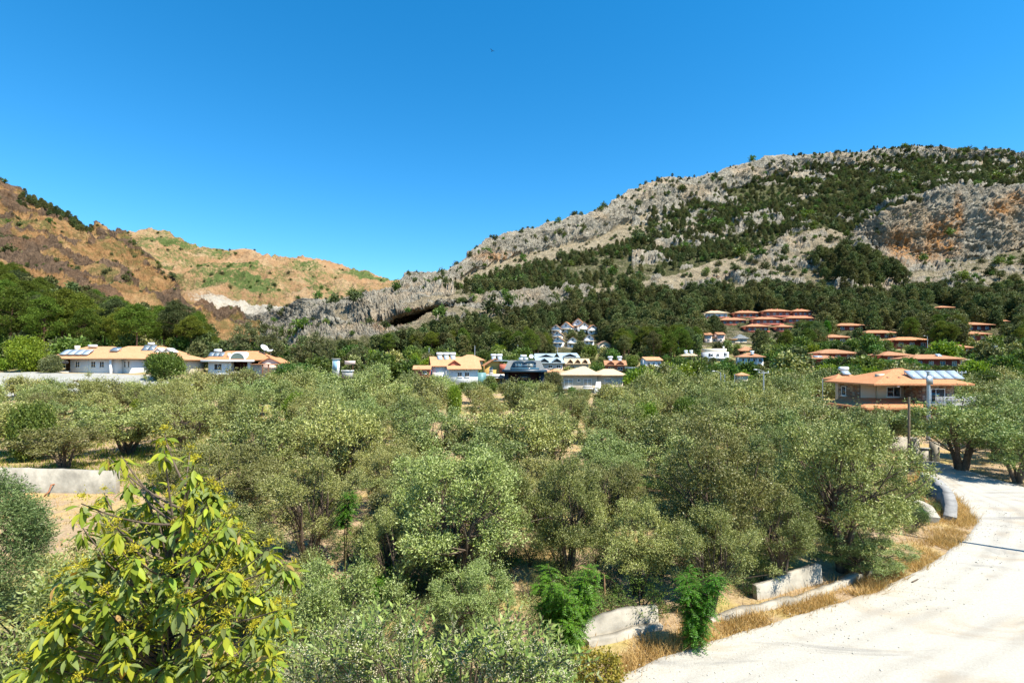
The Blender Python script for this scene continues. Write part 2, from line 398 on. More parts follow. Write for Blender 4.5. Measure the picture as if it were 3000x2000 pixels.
blk = fbm(ptsR*np.array([1, 1, .85]), 9., 3, 31, True, .6)
disp = rock*(9.5*rid+4.5*blk+1.1*rng.normal(size=rid.shape)) + (1-rock)*(4.0*fbm(ptsR, 55, 4, 41)+1.6*fbm(ptsR, 7, 3, 45, True)+.25*rng.normal(size=rid.shape))
fade = sstep(0, .5, SG)
crest = np.where(SG > 7.6, .45, 1.)
ptsR = ptsR + nR*(disp*fade*crest)[..., None]
# horizontal ledges on the cliffs
ptsR[..., 2] += rock*1.6*np.sin(ptsR[..., 2]/3.6+ptsR[..., 0]*.05+4*fbm(ptsR, 40, 2, 51))
stain = np.zeros_like(rock)
def blob(xc, yc, rx, ry):
    yp = HZ-(ptsR[..., 2]-ZC)/ptsR[..., 1]*F; xp = CX+F*ptsR[..., 0]/ptsR[..., 1]
    return np.clip(1.3-np.sqrt(((xp-xc)/rx)**2+((yp-yc)/ry)**2), 0, 1)
for b in ((2640,720,48,60),(2740,700,35,70),(2765,672,40,50),(2808,640,16,75),(2700,745,60,25),(2930,612,45,28),(2985,580,40,25),(2780,725,35,30)):
    stain = np.maximum(stain, blob(*b))
for b in ((1225,920,55,26),(1180,935,45,20),(1120,955,30,14),(1850,800,20,10),(1460,752,90,16),(2105,800,40,14)):
    stain = np.maximum(stain, .7*blob(*b))
green = np.clip(.35+.5*fbm(ptsR, 70, 3, 61), 0, 1)*((SG < 2)*1.)+.5*(SG < 1)+.25*((SG >= 5) & (SG < 7)) + 1.2*(XX > 1950)*((SG >= 5) & (SG < 7.2))+.5*((SG >= 5) & (SG < 6))
M_MT = mountain_mat('limestone_mountain_rock', (.50, .455, .36), (.09, .08, .058), (.31, .25, .16), (.42, .35, .235), (.135, .135, .058))  # dark tone: water streaks plus crack shadow put into the rock colour
mount = MB().add(ptsR.reshape(-1, 3), grid_faces(*tanR.shape)).build('mountain', M_MT)
tag(mount, 'grey limestone mountain with orange stained cliff and cave overhang', 'mountain', kind='structure')
set_attr(mount, 'rock', rock); set_attr(mount, 'stain', stain); set_attr(mount, 'green', green)

RCOL = []
def terrain_z(x, Y):
    # height of the valley floor or of the lower mountain slope along one sight column
    j = int(np.argmin(np.abs(xsR-x))); k = SG[:, 0] < 1.95
    z = gz((x-CX)/F*Y, Y)
    if x > 600: z = max(z, float(np.interp(Y, ptsR[k, j, 1], ptsR[k, j, 2], left=-50)))
    return z
def hit(x, y, Y0):
    # distance at which the slope is met at photo pixel x, y, near Y0
    best, bd = Y0, 1e9
    for Y in np.linspace(Y0*.7, Y0*1.35, 66):
        d = abs(ZC+(HZ-y)/F*Y-terrain_z(x, Y))+.01*abs(Y-Y0)
        if d < bd: best, bd = Y, d
    return best
# left orange hill -----------------------------------------------------------
SKY_L = [(-900,200,600),(-300,400,580),(0,528,560),(51,562,560),(128,606,555),(191,638,550),(255,686,545),(306,674,560),(361,692,545),(400,735,510),(447,775,480),(464,830,455),(489,880,430),(560,925,405),(617,952,390),(760,990,370)]
L_b = [(-900,420,430),(-300,600,430),(0,680,430),(100,720,425),(200,765,420),(300,790,410),(400,850,385),(500,925,365),(617,965,360),(760,1000,350)]
L_a = [(-900,640,330),(-300,740,330),(0,790,320),(200,860,310),(400,930,310),(600,985,320),(760,1010,330)]
L_0 = [(-900,820,230),(0,920,230),(300,960,235),(600,1020,260),(760,1040,280)]
xsL = np.linspace(-900, 760, 430)
ptsL, segL = surface(xsL, [L_0, L_a, L_b, SKY_L], [40, 80, 120], back=(250, -120, 8), bx=3, brow=6)
nL = normals(blur(ptsL, 3, 0)); SGL = np.broadcast_to(segL[:, None], ptsL.shape[:2])
r1 = fbm(ptsL, 42, 4, 71); rockL = sstep(.02, .16, .5*r1+.8*fbm(ptsL, 17, 4, 73))*sstep(.3, .9, SGL)
gully = fbm(ptsL*np.array([1, 1, .3]), 55, 5, 75, True, .55)
d = 14*gully+6*fbm(ptsL, 18, 4, 77, True)+rockL*(6*fbm(ptsL, 11, 4, 79, True)+2)+.35*rng.normal(size=r1.shape)
ptsL = ptsL+nL*(d*sstep(0, .6, SGL)*np.where(SGL > 2.7, .5, 1))[..., None]
M_HL = mountain_mat('orange_soil_hill', (.22, .145, .09), (.04, .028, .02), (.33, .165, .062), (.44, .275, .13), (.14, .145, .045), soil_sc=.03)
hill = MB().add(ptsL.reshape(-1, 3), grid_faces(*SGL.shape)).build('hill', M_HL)
tag(hill, 'bare orange hillside with dark rock outcrops above the pine wood', 'hill', kind='structure')
set_attr(hill, 'rock', rockL*.9); set_attr(hill, 'stain', SGL*0); set_attr(hill, 'green', .35+.5*np.clip(fbm(ptsL, 60, 2, 81), 0, 1)+SGL*0)

# far range in the gap -------------------------------------------------------
SKY_F = [(100,720,1150),(306,700,1150),(370,698,1160),(421,680,1180),(472,695,1200),(536,733,1250),(612,744,1300),(660,740,1320),(714,735,1330),(765,753,1350),(893,769,1400),(995,791,1450),(1084,822,1500),(1148,836,1550),(1300,845,1600),(1500,850,1700)]
F_c = [(100,780,1000),(421,750,1020),(714,790,1080),(995,825,1150),(1148,850,1250),(1500,870,1400)]
F_b = [(100,850,850),(421,840,860),(560,830,840),(714,850,850),(995,865,900),(1500,900,1000)]
F_a = [(100,920,700),(500,900,680),(714,905,660),(900,900,660),(1500,930,700)]
F_0 = [(100,1000,520),(500,975,500),(714,975,480),(900,975,480),(1500,1000,480)]
xsF = np.linspace(100, 1500, 420)
ptsF, segF = surface(xsF, [F_0, F_a, F_b, F_c, SKY_F], [45, 50, 60, 60], back=(400, -120, 6), bx=3, brow=6)
nF = normals(blur(ptsF, 3, 0)); SGF = np.broadcast_to(segF[:, None], ptsF.shape[:2]); XF = np.broadcast_to(xsF[None], SGF.shape)
d = 38*fbm(ptsF*np.array([1, 1, .4]), 150, 5, 91, True, .55)+8*fbm(ptsF, 26, 4, 95, True)+.5*rng.normal(size=SGF.shape)
ptsF = ptsF+nF*(d*sstep(0, .8, SGF)*np.where(SGF > 3.6, .35, 1))[..., None]
M_HF = mountain_mat('far_range_soil', (.58, .53, .43), (.34, .29, .21), (.36, .195, .09), (.43, .30, .165), (.13, .175, .05), soil_sc=.014)
rng_o = MB().add(ptsF.reshape(-1, 3), grid_faces(*SGF.shape)).build('far_hills', M_HF)
tag(rng_o, 'far range of orange and green terraced hills in the valley gap', 'hills', kind='structure')
gF = np.clip(.28+1.0*fbm(ptsF*np.array([1, 1, 2.2]), 110, 3, 97), 0, 1)
gF = np.maximum(gF, np.clip(1.5-np.hypot((XF-690)/190, (SGF-1.55)/.55)*1.1+.5*fbm(ptsF, 60, 3, 98), 0, 1)*.85)
qF = np.clip(1.4-np.hypot((XF-760)/190, (SGF-.62)/.3), 0, 1)
set_attr(rng_o, 'rock', qF); set_attr(rng_o, 'stain', SGF*0); set_attr(rng_o, 'green', gF*(1-qF))

# ------------------------------------------------------------------ road
ROAD_IN = [(1700,2075),(1820,1955),(1930,1925),(2060,1880),(2200,1840),(2330,1800),(2450,1765),(2560,1735),(2640,1695),(2720,1650),(2790,1605),(2838,1565),(2858,1535),(2848,1508),(2815,1475),(2775,1445),(2738,1412),(2712,1385),(2690,1362),(2660,1345)]
ROAD_OUT = [(3000,2600),(3300,2300),(3500,2050),(3600,1900),(3600,1750),(3560,1640),(3480,1560),(3400,1520),(3300,1490),(3200,1470),(3100,1452),(3010,1432),(2940,1412),(2880,1394),(2820,1376),(2780,1364),(2750,1356),(2725,1350),(2700,1340),(2680,1330)]
def resample(poly, n):
    p = np.array(poly, float); s = np.concatenate([[0], np.cumsum(np.linalg.norm(np.diff(p, axis=0), axis=1))])
    t = np.linspace(0, s[-1], n); return np.stack([np.interp(t, s, p[:, k]) for k in range(p.shape[1])], -1)
rin = resample(blur(resample([GP(*q) for q in ROAD_IN], 80), 6, 0), 160); rout = resample([GP(*q) for q in ROAD_OUT], 160)
rin_j = rin + .16*np.stack([fbm(np.c_[rin, 0*rin[:, 0]], 1.1, 3, 5), fbm(np.c_[rin, 0*rin[:, 0]], 1.1, 3, 6)], -1)
tt = np.linspace(0, 1, 60)[:, None, None]
rg = rin_j[None]*(1-tt)+rout[None]*tt
rz = .075+.035*fbm(np.concatenate([rg, 0*rg[..., :1]], -1), 4., 3, 3)+.0*tt[..., 0]
rz[0] = -.02
road = MB().add(np.concatenate([rg, rz[..., None]], -1).reshape(-1, 3), grid_faces(60, 160)).build('road', road_mat(), smooth=True)
set_attr(road, 'lane', np.broadcast_to(tt[:, :, 0], rz.shape))
tag(road, 'pale gravel road curving round the olive grove', 'road', kind='structure')
def on_road(X, Y, pad=0.):
    pol = np.concatenate([rin, rout[::-1]]); x, y = pol[:, 0], pol[:, 1]; x2, y2 = np.roll(x, -1), np.roll(y, -1)
    X = np.asarray(X)[:, None]; Y = np.asarray(Y)[:, None]
    c = ((y > Y) != (y2 > Y)) & (X < (x2-x)*(Y-y)/(y2-y+1e-12)+x)
    ins = c.sum(1) % 2 == 1
    if pad:
        dd = np.min(np.hypot(X-rin[None, :, 0], Y-rin[None, :, 1]), 1); ins |= dd < pad
    return ins
# gravel scattered on the road
peb = MB(); n = 1300
k = rng.integers(0, 160, n); t = np.abs(rng.normal(0, .16, n)); c = rin[k]*(1-t[:, None])+rout[k]*t[:, None]+rng.normal(0, .25, (n, 2))
r = rng.uniform(.01, .028, n)*np.where(rng.random(n) < .02, 1.8, 1)
octa = np.array([(1,0,0),(0,1,0),(-1,0,0),(0,-1,0),(0,0,.7),(0,0,-.7)], float); of = np.array([(0,1,4),(1,2,4),(2,3,4),(3,0,4),(1,0,5),(2,1,5),(3,2,5),(0,3,5)])
vv = octa[None]*r[:, None, None]*rng.uniform(.7, 1.4, (n, 1, 3))
th = rng.uniform(0, 6.28, n); vv = np.stack([vv[..., 0]*np.cos(th)[:, None]-vv[..., 1]*np.sin(th)[:, None], vv[..., 0]*np.sin(th)[:, None]+vv[..., 1]*np.cos(th)[:, None], vv[..., 2]], -1)
vv += np.c_[c, np.full(n, .085)][:, None]
peb.add(vv.reshape(-1, 3), (of[None]+6*np.arange(n)[:, None, None]).reshape(-1, 3))
pb = peb.build('gravel', simple('gravel_stone', (.46, .43, .36), .95, .1, .3, 3))
tag(pb, 'loose pale gravel stones along the road edge', 'gravel', kind='stuff')
# pale yard in front of the left house, laid on the slope
cy = []
for yv in np.linspace(83.5, 101, 14):
    x0 = np.interp(yv, [83.5, 92, 101], [-95, -98, -101]); x1 = np.interp(yv, [83.5, 88, 95, 101], [-72, -58, -58, -70])
    xs_ = np.linspace(x0, x1, 30); cy.append(np.stack([xs_, np.full(30, yv), ground_z(xs_, np.full(30, yv))+.12], -1))
yard = MB().add(np.array(cy).reshape(-1, 3), grid_faces(14, 30)).build('courtyard', simple('pale_concrete_yard', (.31, .30, .26), .9, .1, .15, .6, .02), smooth=True)
tag(yard, 'pale concrete yard sloping below the white house', 'courtyard', kind='structure')
# ------------------------------------------------------------------ houses
HN = []            # house places with plain names, for labels
HB = []            # photo boxes of houses (x0, x1, ytop, ybase, Y): nothing scattered may hide them
M_ROOF = None
def tile_mat(name, a, b, freq=14.):
    N = NT(name); v = N.coord()
    w = N.n('ShaderNodeTexWave'); w.wave_type = 'BANDS'; w.bands_direction = 'X'; w.inputs['Scale'].default_value = freq/6.28; w.inputs['Distortion'].default_value = .6
    N.l(v, w.inputs['Vector'])
    n1 = N.noise(.8, 5, .65, v); n2 = N.noise(6, 4, .6, v)
    col = N.mix(.5, N.ramp(n1, [(.3, a), (.7, b)]), N.ramp(n2, [(.3, tuple(c*.8 for c in a)), (.7, tuple(min(1, c*1.15) for c in b))]))
    col = N.mix(N.math('MULTIPLY', N.step(w.outputs['Fac'], .25, 0.), .4), col, tuple(c*.45 for c in a))
    nm = N.bump(N.math('ADD', w.outputs['Fac'], n2), .6, .08)
    return N.done(N.bsdf(col, .85, .15, nm).outputs[0])
M_TILE = tile_mat('orange_roof_tile', (.50, .20, .085), (.64, .31, .15))
M_TILE_B = tile_mat('bright_orange_roof_tile', (.53, .255, .12), (.63, .36, .19))
M_TILE_P = tile_mat('pale_sand_roof_tile', (.58, .42, .25), (.70, .53, .34))
M_TILE_R = tile_mat('brick_red_roof_tile', (.40, .175, .085), (.50, .265, .145))
M_TILE_D = tile_mat('brown_roof_tile', (.26, .16, .10), (.38, .25, .17))
M_SLATE = tile_mat('grey_slate_shingle', (.15, .16, .16), (.25, .26, .25))
M_WHITE = simple('white_render', (.72, .72, .70), .85, .15, .06, .5)
M_CREAM = simple('cream_render', (.66, .56, .41), .85, .15, .08, .5)
M_BEIGE = simple('beige_render', (.50, .43, .32), .85, .15, .08, .5)
M_PINK = simple('pinkish_render', (.60, .46, .40), .85, .15, .1, .5)
M_YEL = simple('ochre_render', (.62, .38, .11), .85, .15, .1, .5)
M_RED = simple('dark_red_render', (.27, .062, .042), .85, .15, .12, .5)
M_BRICK = simple('brick_red_render', (.42, .13, .085), .85, .15, .12, .5)
M_BROWN = simple('brown_timber_and_shade', (.13, .062, .035), .7, .2, .2, 3)
M_MAROON = simple('maroon_panel', (.045, .012, .01), .6, .3, .2, 2)
M_BLACK = simple('black_cladding', (.012, .014, .02), .5, .4, .15, 2)
M_NAVY = simple('navy_metal', (.018, .05, .085), .4, .5, .15, 2)
M_BLUER = simple('blue_grey_metal_roof', (.30, .37, .40), .5, .4, .15, 1)
M_TEAL = simple('teal_metal_roof', (.10, .22, .22), .5, .4, .15, 1)
M_CONC = simple('grey_concrete', (.36, .35, .32), .92, .1, .22, 1.2, .02)
M_CONCW = simple('whitewashed_concrete', (.34, .305, .24), .95, .1, .35, 1.3, .04)
M_METAL = simple('galvanised_steel', (.42, .44, .45), .5, .5, .1, 2, 0, .6)
M_WOODP = simple('weathered_pole_wood', (.20, .15, .10), .95, .1, .25, 5, .01)
M_TRIM = simple('white_trim', (.78, .78, .76), .6, .3, .04, 1)
M_WIRE = simple('dark_cable', (.04, .04, .04), .7, .2, .05, 1)
M_TANK = simple('white_tank', (.75, .76, .77), .35, .5, .04, 1)
def glass_mat(name, rgb, rough=.08):
    N = NT(name); b = N.bsdf(rgb, rough, .8); return N.done(b.outputs[0])
M_GLASS = glass_mat('dark_window_glass', (.018, .024, .030))
M_GLASSB = glass_mat('blue_window_glass', (.06, .13, .18))
M_CURT = glass_mat('curtained_window_glass', (.30, .30, .26), .2)
M_PV = glass_mat('solar_collector_glass', (.16, .20, .23), .12)
M_PVB = glass_mat('solar_collector_pale', (.36, .42, .47), .15)

def roof_hip(w0, w1, d0, d1, z, h, ridge=None, th=.16):
    """hip roof over eaves rectangle; ridge = (x0, x1) or None for automatic; d axis is depth"""
    m = MB(); D = (d1-d0)/2; ym = (d0+d1)/2
    if ridge is None: ridge = (w0+D, w1-D) if w1-w0 > 2*D else ((w0+w1)/2-.01, (w0+w1)/2+.01)
    a, b = ridge
    v = [(w0,d0,z),(w1,d0,z),(w1,d1,z),(w0,d1,z),(a,ym,z+h),(b,ym,z+h)]
    for f in ((0,1,5,4),(2,3,4,5)): m.add([v[i] for i in f], [(0,1,2,3)])
    for f in ((1,2,5),(3,0,4)): m.add([v[i] for i in f], [(0,1,2)])
    lo = [(x, y, z-th) for x, y, z in v[:4]]
    for i in range(4):
        j = (i+1) % 4; m.add([lo[i], lo[j], v[j], v[i]], [(0,1,2,3)])
    m.add(lo[::-1], [(0,1,2,3)])
    return m
def roof_gable(w0, w1, d0, d1, z, h, axis='x', th=.16):
    m = MB()
    if axis == 'x':
        ym = (d0+d1)/2; v = [(w0,d0,z),(w1,d0,z),(w1,d1,z),(w0,d1,z),(w0,ym,z+h),(w1,ym,z+h)]
    else:
        xm = (w0+w1)/2; v = [(w0,d1,z),(w0,d0,z),(w1,d0,z),(w1,d1,z),(xm,d1,z+h),(xm,d0,z+h)]
        v = [(w0,d0,z),(w0,d1,z),(w1,d1,z),(w1,d0,z),(xm,d0,z+h),(xm,d1,z+h)]
    up = v; lo = [(x, y, q-th) for x, y, q in v]
    for a, b, c, d_ in ((0,1,5,4),(2,3,4,5)):
        m.add([up[a], up[b], up[c], up[d_]], [(0,1,2,3)]); m.add([lo[d_], lo[c], lo[b], lo[a]], [(0,1,2,3)])
    for a, b in ((0,1),(2,3),(3,4),(4,0),(1,5),(5,2)):
        m.add([lo[a], lo[b], up[b], up[a]], [(0,1,2,3)])
    return m
def window(parent, x, z, w, h, y=0., frame=M_TRIM, pane=M_GLASS, mull=1, face='f', sill=True):
    """framed window; face f: wall plane at local y, looking -y; l: wall plane x=y value, looking -x; r: looking +x"""
    def tr(m):
        if face == 'f': return m
        for k in range(len(m.v)):
            q = m.v[k]; s = -1 if face == 'l' else 1
            m.v[k] = np.stack([y+s*(y-q[:, 1]), q[:, 0], q[:, 2]], -1)
        return m
    t = .07; m = MB()
    m.box(x-w/2, x+w/2, y-.06, y+.05, z, z+t); m.box(x-w/2, x+w/2, y-.06, y+.05, z+h-t, z+h)
    m.box(x-w/2, x-w/2+t, y-.055, y+.05, z+t, z+h-t); m.box(x+w/2-t, x+w/2, y-.055, y+.05, z+t, z+h-t)
    for k in range(mull):
        c = x-w/2+w*(k+1)/(mull+1); m.box(c-.035, c+.035, y-.05, y+.05, z+t, z+h-t)
    if sill: m.box(x-w/2-.1, x+w/2+.1, y-.14, y+.05, z-.1, z-.002)
    o = tr(m).build('window', frame, parent)
    p = MB().box(x-w/2+t, x+w/2-t, y-.02, y+.03, z+t, z+h-t); tr(p).build('pane', pane, o)
    return o
def solar(parent, x, y, z, n, w, h, tilt, mat=M_PV, tank=True, rz=0., gap=.12):
    """row of collectors leaning back, lower edge at y, z"""
    c, s = math.cos(tilt), math.sin(tilt)
    for k in range(n):
        m = MB(); xc = x+(k-(n-1)/2)*(w+gap)
        m.obox((xc, y+h/2*c, z+h/2*s), (w/2, 0, 0), (0, h/2*c, h/2*s), (0, -.05*s, .05*c))
        o = m.build('solar_panel', M_METAL, parent)
        p = MB(); p.obox((xc, y+h/2*c-.06*s, z+h/2*s+.06*c), (w/2-.06, 0, 0), (0, (h/2-.06)*c, (h/2-.06)*s), (0, -.008*s, .008*c)); p.build('panel_glass', mat, o)
        for q in (-.8, .8):
            MB().box(xc+q*w/2-.03, xc+q*w/2+.03, y+h*c-.06, y+h*c, z-.4, z+h*s-.04).build('panel_strut', M_METAL, o)
    if tank:
        L = max(1.4, n*w*.5)
        MB().tube([(x-L/2, y+h*c+.1, z+h*s+.35), (x-L/2+.04, y+h*c+.1, z+h*s+.35), (x+L/2-.04, y+h*c+.1, z+h*s+.35), (x+L/2, y+h*c+.1, z+h*s+.35)], [.05, .3, .3, .05], 10).build('water_tank', M_TANK, parent, True)
def dish(parent, x, y, z, r, ang=(0, 0), mast=1.):
    m = MB(); rr = np.linspace(0, r, 5); th = np.linspace(0, 6.2832, 17)[:-1]
    R = Matrix.Rotation(ang[1], 3, 'Z') @ Matrix.Rotation(math.radians(90)-ang[0], 3, 'X')
    pts = []
    for q in rr:
        for t in th: pts.append(R @ Vector((q*math.cos(t), q*math.sin(t), .35*q*q/r)) + Vector((x, y, z)))
    f = [(a*16+b, a*16+(b+1) % 16, (a+1)*16+(b+1) % 16, (a+1)*16+b) for a in range(4) for b in range(16)]
    m.add([tuple(p) for p in pts], f)
    o = m.build('satellite_dish', M_TANK, parent, True)
    tip = R @ Vector((0, 0, r*.9)) + Vector((x, y, z)); edge = R @ Vector((0, -r, .35*r)) + Vector((x, y, z))
    MB().tube([tuple(edge), tuple(tip)], .025, 5).build('feed_arm', M_METAL, o)
    MB().tube([(x, y, z), (x, y+.15, z-.2), (x, y+.15, z-mast)], .04, 6).build('dish_mast', M_METAL, o)
def pbox(name, mat, parent, *b): return MB().box(*b).build(name, mat, parent)
def gable_wall(parent, w0, w1, d0, d1, z0, z, h, mat, axis='x'):
    m = MB(); m.box(w0, w1, d0, d1, z0, z)
    if axis == 'x':
        ym = (d0+d1)/2
        m.add([(w0,d0,z),(w0,d1,z),(w0,ym,z+h),(w1,d0,z),(w1,d1,z),(w1,ym,z+h)], [(0,2,1),(3,4,5)]); m.add([(w0,d0,z),(w1,d0,z),(w1,ym,z+h),(w0,ym,z+h),(w1,d1,z),(w0,d1,z)], [(0,1,2,3),(4,5,3,2)])
    else:
        xm = (w0+w1)/2
        m.add([(w0,d0,z),(w1,d0,z),(xm,d0,z+h),(w0,d1,z),(w1,d1,z),(xm,d1,z+h)], [(0,1,2),(4,3,5)]); m.add([(w0,d0,z),(w0,d1,z),(xm,d1,z+h),(xm,d0,z+h),(w1,d0,z),(w1,d1,z)], [(0,3,2,1),(4,5,2,3)])
    return m.build('wall', mat, parent)
def hroot(name, label, x, y, Y, rz=0., cat='house', group=None, box=None):
    Y2 = hit(x, y, Y) if Y > 135 else Y
    p = P(x, y, Y2); o = empty(name, p, math.radians(rz), Y2/Y); tag(o, label, cat, group)
    if box: HB.append((*box, Y2)); HN.append((p.x, p.y, name.replace('_', ' ')))
    return o

# 1 white house with orange hip roof at the left -----------------------------
h = hroot('white_house', 'white single storey house with wide orange hip roof and solar panels above the pale yard', 288, 1087, 104, 0, box=(150, 375, 1010, 1086))
gable = None
pbox('wall', M_WHITE, h, -5.7, 3.9, 0, 7, -2.5, 2.5); pbox('wing_wall', M_WHITE, h, 3.9, 5.9, 1.2, 7, -2.5, 2.45)
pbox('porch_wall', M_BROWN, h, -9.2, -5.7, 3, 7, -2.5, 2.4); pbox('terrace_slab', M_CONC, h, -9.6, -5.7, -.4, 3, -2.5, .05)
pbox('column', M_WHITE, h, 2.9, 3.3, -.9, -.5, -2.5, 2.5); pbox('column', M_WHITE, h, -9.4, -9.1, -.4, -.1, .05, 2.5); pbox('downpipe', M_TRIM, h, -2.15, -2.05, -.12, -.02, -.4, 2.5)
rf = roof_hip(-10.1, 6.9, -1.3, 8.3, 2.62, 2.5, (-5.2, .5)).build('roof', M_TILE_B, h)
MB().box(-7.6, -6.9, 3.2, 3.9, 3.6, 5.3).build('chimney', M_CREAM, rf)
for wx, ww in ((-4.2, .95), (-1., .95), (.75, .95)): window(h, wx, .75, ww, 1.25, 0, M_TRIM, M_GLASS, 1)
for wx in (4.5, 5.3): window(h, wx, .7, .42, 1.35, 1.2, M_TRIM, M_GLASS, 0)
solar(h, -4.7, -.6, 3.35, 4, 1.35, 2.1, math.radians(29), M_PVB, False)
MB().tube([(-4.2, 2.7, 5.2), (-4.15, 2.7, 5.2), (-2.5, 2.7, 5.2), (-2.45, 2.7, 5.2)], [.05, .27, .27, .05], 10).build('water_tank', M_TANK, h, True)
dish(h, -8.1, -.2, 1.5, .75, (.5, .2), 1.4); dish(h, -6.8, 0., 1.75, .6, (.9, 1.0), 1.6)
solar(h, 2.3, .9, 4.15, 1, 1.7, 1.5, math.radians(28), M_PV, False)

h = hroot('orange_roofed_house', 'long low house with orange roof and pair of dark solar collectors behind the white house', 405, 1060, 119, 4, box=(300, 490, 1008, 1045))
pbox('wall', M_BROWN, h, -7.5, 6.8, .5, 8, -3, 1.6); pbox('porch_column', M_CREAM, h, -2.2, -1.9, -.7, -.4, -3, 1.6)  # dark brown wall colour stands in for the deep shade under the porch
roof_hip(-8.6, 7.8, -1.0, 9, 1.7, 2.1, (-4.8, 3.2)).build('roof', M_TILE_B, h)
solar(h, 1.2, 1.2, 2.7, 2, 1.3, 2., math.radians(40), M_PV, True)
for q in (4.2, 6.2):
    d_ = gable_wall(h, q-.9, q+.9, .4, 2.6, 1.75, 2.35, .7, M_WHITE, 'y'); d_.name = 'dormer'
    roof_gable(q-1.1, q+1.1, .2, 3., 2.42, .85, 'y', .1).build('dormer_roof', M_TRIM, d_)
window(h, -4.5, -.4, 1.2, 1.2, .5); window(h, 4.6, -.4, 1.2, 1.2, .5)

h = hroot('garden_annexe', 'low annexe with shallow orange roof between the two villas', 505, 1066, 110, 0, box=(440, 560, 1038, 1056))
pbox('wall', M_CREAM, h, -3.8, 3.8, .3, 5, -3, .85)
roof_hip(-4.8, 4.8, -.6, 5.8, .95, 1.1).build('roof', M_TILE_B, h); window(h, 0, -.3, 1.2, .9, .3)

# 2 villa with arched dormer -------------------------------------------------
h = hroot('arched_dormer_villa', 'white villa with round arched dormer window in its orange roof and red recessed terrace', 675, 1094, 100, 3, box=(598, 815, 1020, 1092))
pbox('wall', M_WHITE, h, -4.2, -.2, 0, 6.5, -2.5, 2.4); pbox('terrace_back_wall', M_MAROON, h, -.2, 3.4, 1.9, 6.5, -2.5, 2.4); pbox('side_wall', M_WHITE, h, 3.4, 7.6, 1.2, 6.5, -2.5, 1.9)
pbox('column', M_WHITE, h, -.25, .15, -.05, .35, -2.5, 2.4); pbox('column', M_WHITE, h, 3.3, 3.9, -.1, .5, -2.5, 2.4); pbox('eave_beam', M_TRIM, h, -5.2, 4.9, -.85, -.6, 2.3, 2.66)
pbox('terrace_slab', M_CONCW, h, -4.8, 4.2, -1.2, 1.9, -2.5, -.15); pbox('terrace_parapet', M_BEIGE, h, .4, 3.1, -1.15, -1., -.15, .35)
rf = roof_hip(-5.3, 7., -.8, 7.4, 2.72, 1.75, (-2.2, 4.2)).build('roof', M_TILE, h)
arc = [(1.6+1.55*math.cos(t), 1.5*math.sin(t)) for t in np.linspace(0, math.pi, 17)]
m = MB()
for k in range(16):
    (x0, z0), (x1, z1) = arc[k], arc[k+1]; s = .82
    xi0, zi0, xi1, zi1 = 1.6+(x0-1.6)*s, z0*s, 1.6+(x1-1.6)*s, z1*s
    m.add([(x0,-.62,2.75+z0),(x1,-.62,2.75+z1),(xi1,-.62,2.75+zi1),(xi0,-.62,2.75+zi0)], [(0,1,2,3)])
    m.add([(x0,-.62,2.75+z0),(x1,-.62,2.75+z1),(x1,3.2,2.75+z1),(x0,3.2,2.75+z0)], [(3,2,1,0)])
ad = m.build('arched_dormer', M_TRIM, h)
gp = MB(); gv = [(1.6+(x-1.6)*.83, -.57, 2.75+z*.83) for x, z in arc]; gp.add(gv, [tuple(range(len(gv)))]); gp.build('arched_pane', simple('green_grey_glass', (.12, .16, .14), .2, .6, .15, 2), ad)
window(h, -2.35, .7, 1.5, 1.25, 0, M_TRIM, M_GLASS, 1)
solar(h, -3.1, .5, 3.35, 3, .85, 1.2, math.radians(42), M_PV, True)
MB().box(-.75, -.3, .3, .8, 2.9, 4.0).build('chimney', M_CREAM, rf)
dish(h, 5.2, 2.8, 5.0, .8, (.7, 1.1), 1.2); dish(h, 6.6, 2.6, 4.4, .55, (1.2, -.4), .9)
w = gable_wall(h, 6.2, 9.4, -.6, 4, -.2, 2.1, .9, M_PINK, 'y'); w.name = 'gabled_wing'
roof_gable(5.7, 9.9, -.9, 4.3, 2.15, 1.05, 'y').build('wing_roof', M_TILE, h)
pbox('porch_roof', M_TILE, h, 4.6, 9.9, -2.0, -.9, 1.72, 1.9)
for q in (6.9, 8.0, 9.6): pbox('porch_post', M_BROWN, h, q-.09, q+.09, -1.9, -1.7, -2.5, 1.72)
pbox('stair_rail', M_METAL, h, 3.9, 6.8, -1.3, -1.25, -.1, .0)

# 3 kiosk --------------------------------------------------------------------
h = hroot('electricity_kiosk', 'narrow white and blue electricity kiosk among the garden shrubs', 983, 1089, 96, 8, 'kiosk', box=(970, 995, 1045, 1088))
pbox('wall', M_WHITE, h, -.55, .55, 0, 1.2, -1, 2.35); pbox('door', simple('pale_blue_door', (.22, .38, .50), .6, .3, .1, 2), h, -.4, .3, -.04, 0, .2, 2.0); pbox('roof', M_CONC, h, -.7, .7, -.15, 1.35, 2.35, 2.5)
h = hroot('garden_shelter', 'small garden shelter with tan panel on a post by the kiosk', 1018, 1092, 97, 0, 'shelter', box=(1000, 1038, 1052, 1090))
pbox('bench_slab', M_WHITE, h, -1.1, 1.1, -.3, .6, .3, .5); pbox('base', M_CONC, h, -1., 1., -.2, .5, -1, .3); pbox('post', M_BROWN, h, .95, 1.05, 0, .1, -1, 2.2); pbox('sign_panel', M_PINK, h, -.5, 1.5, -.06, 0, 1.6, 2.3)

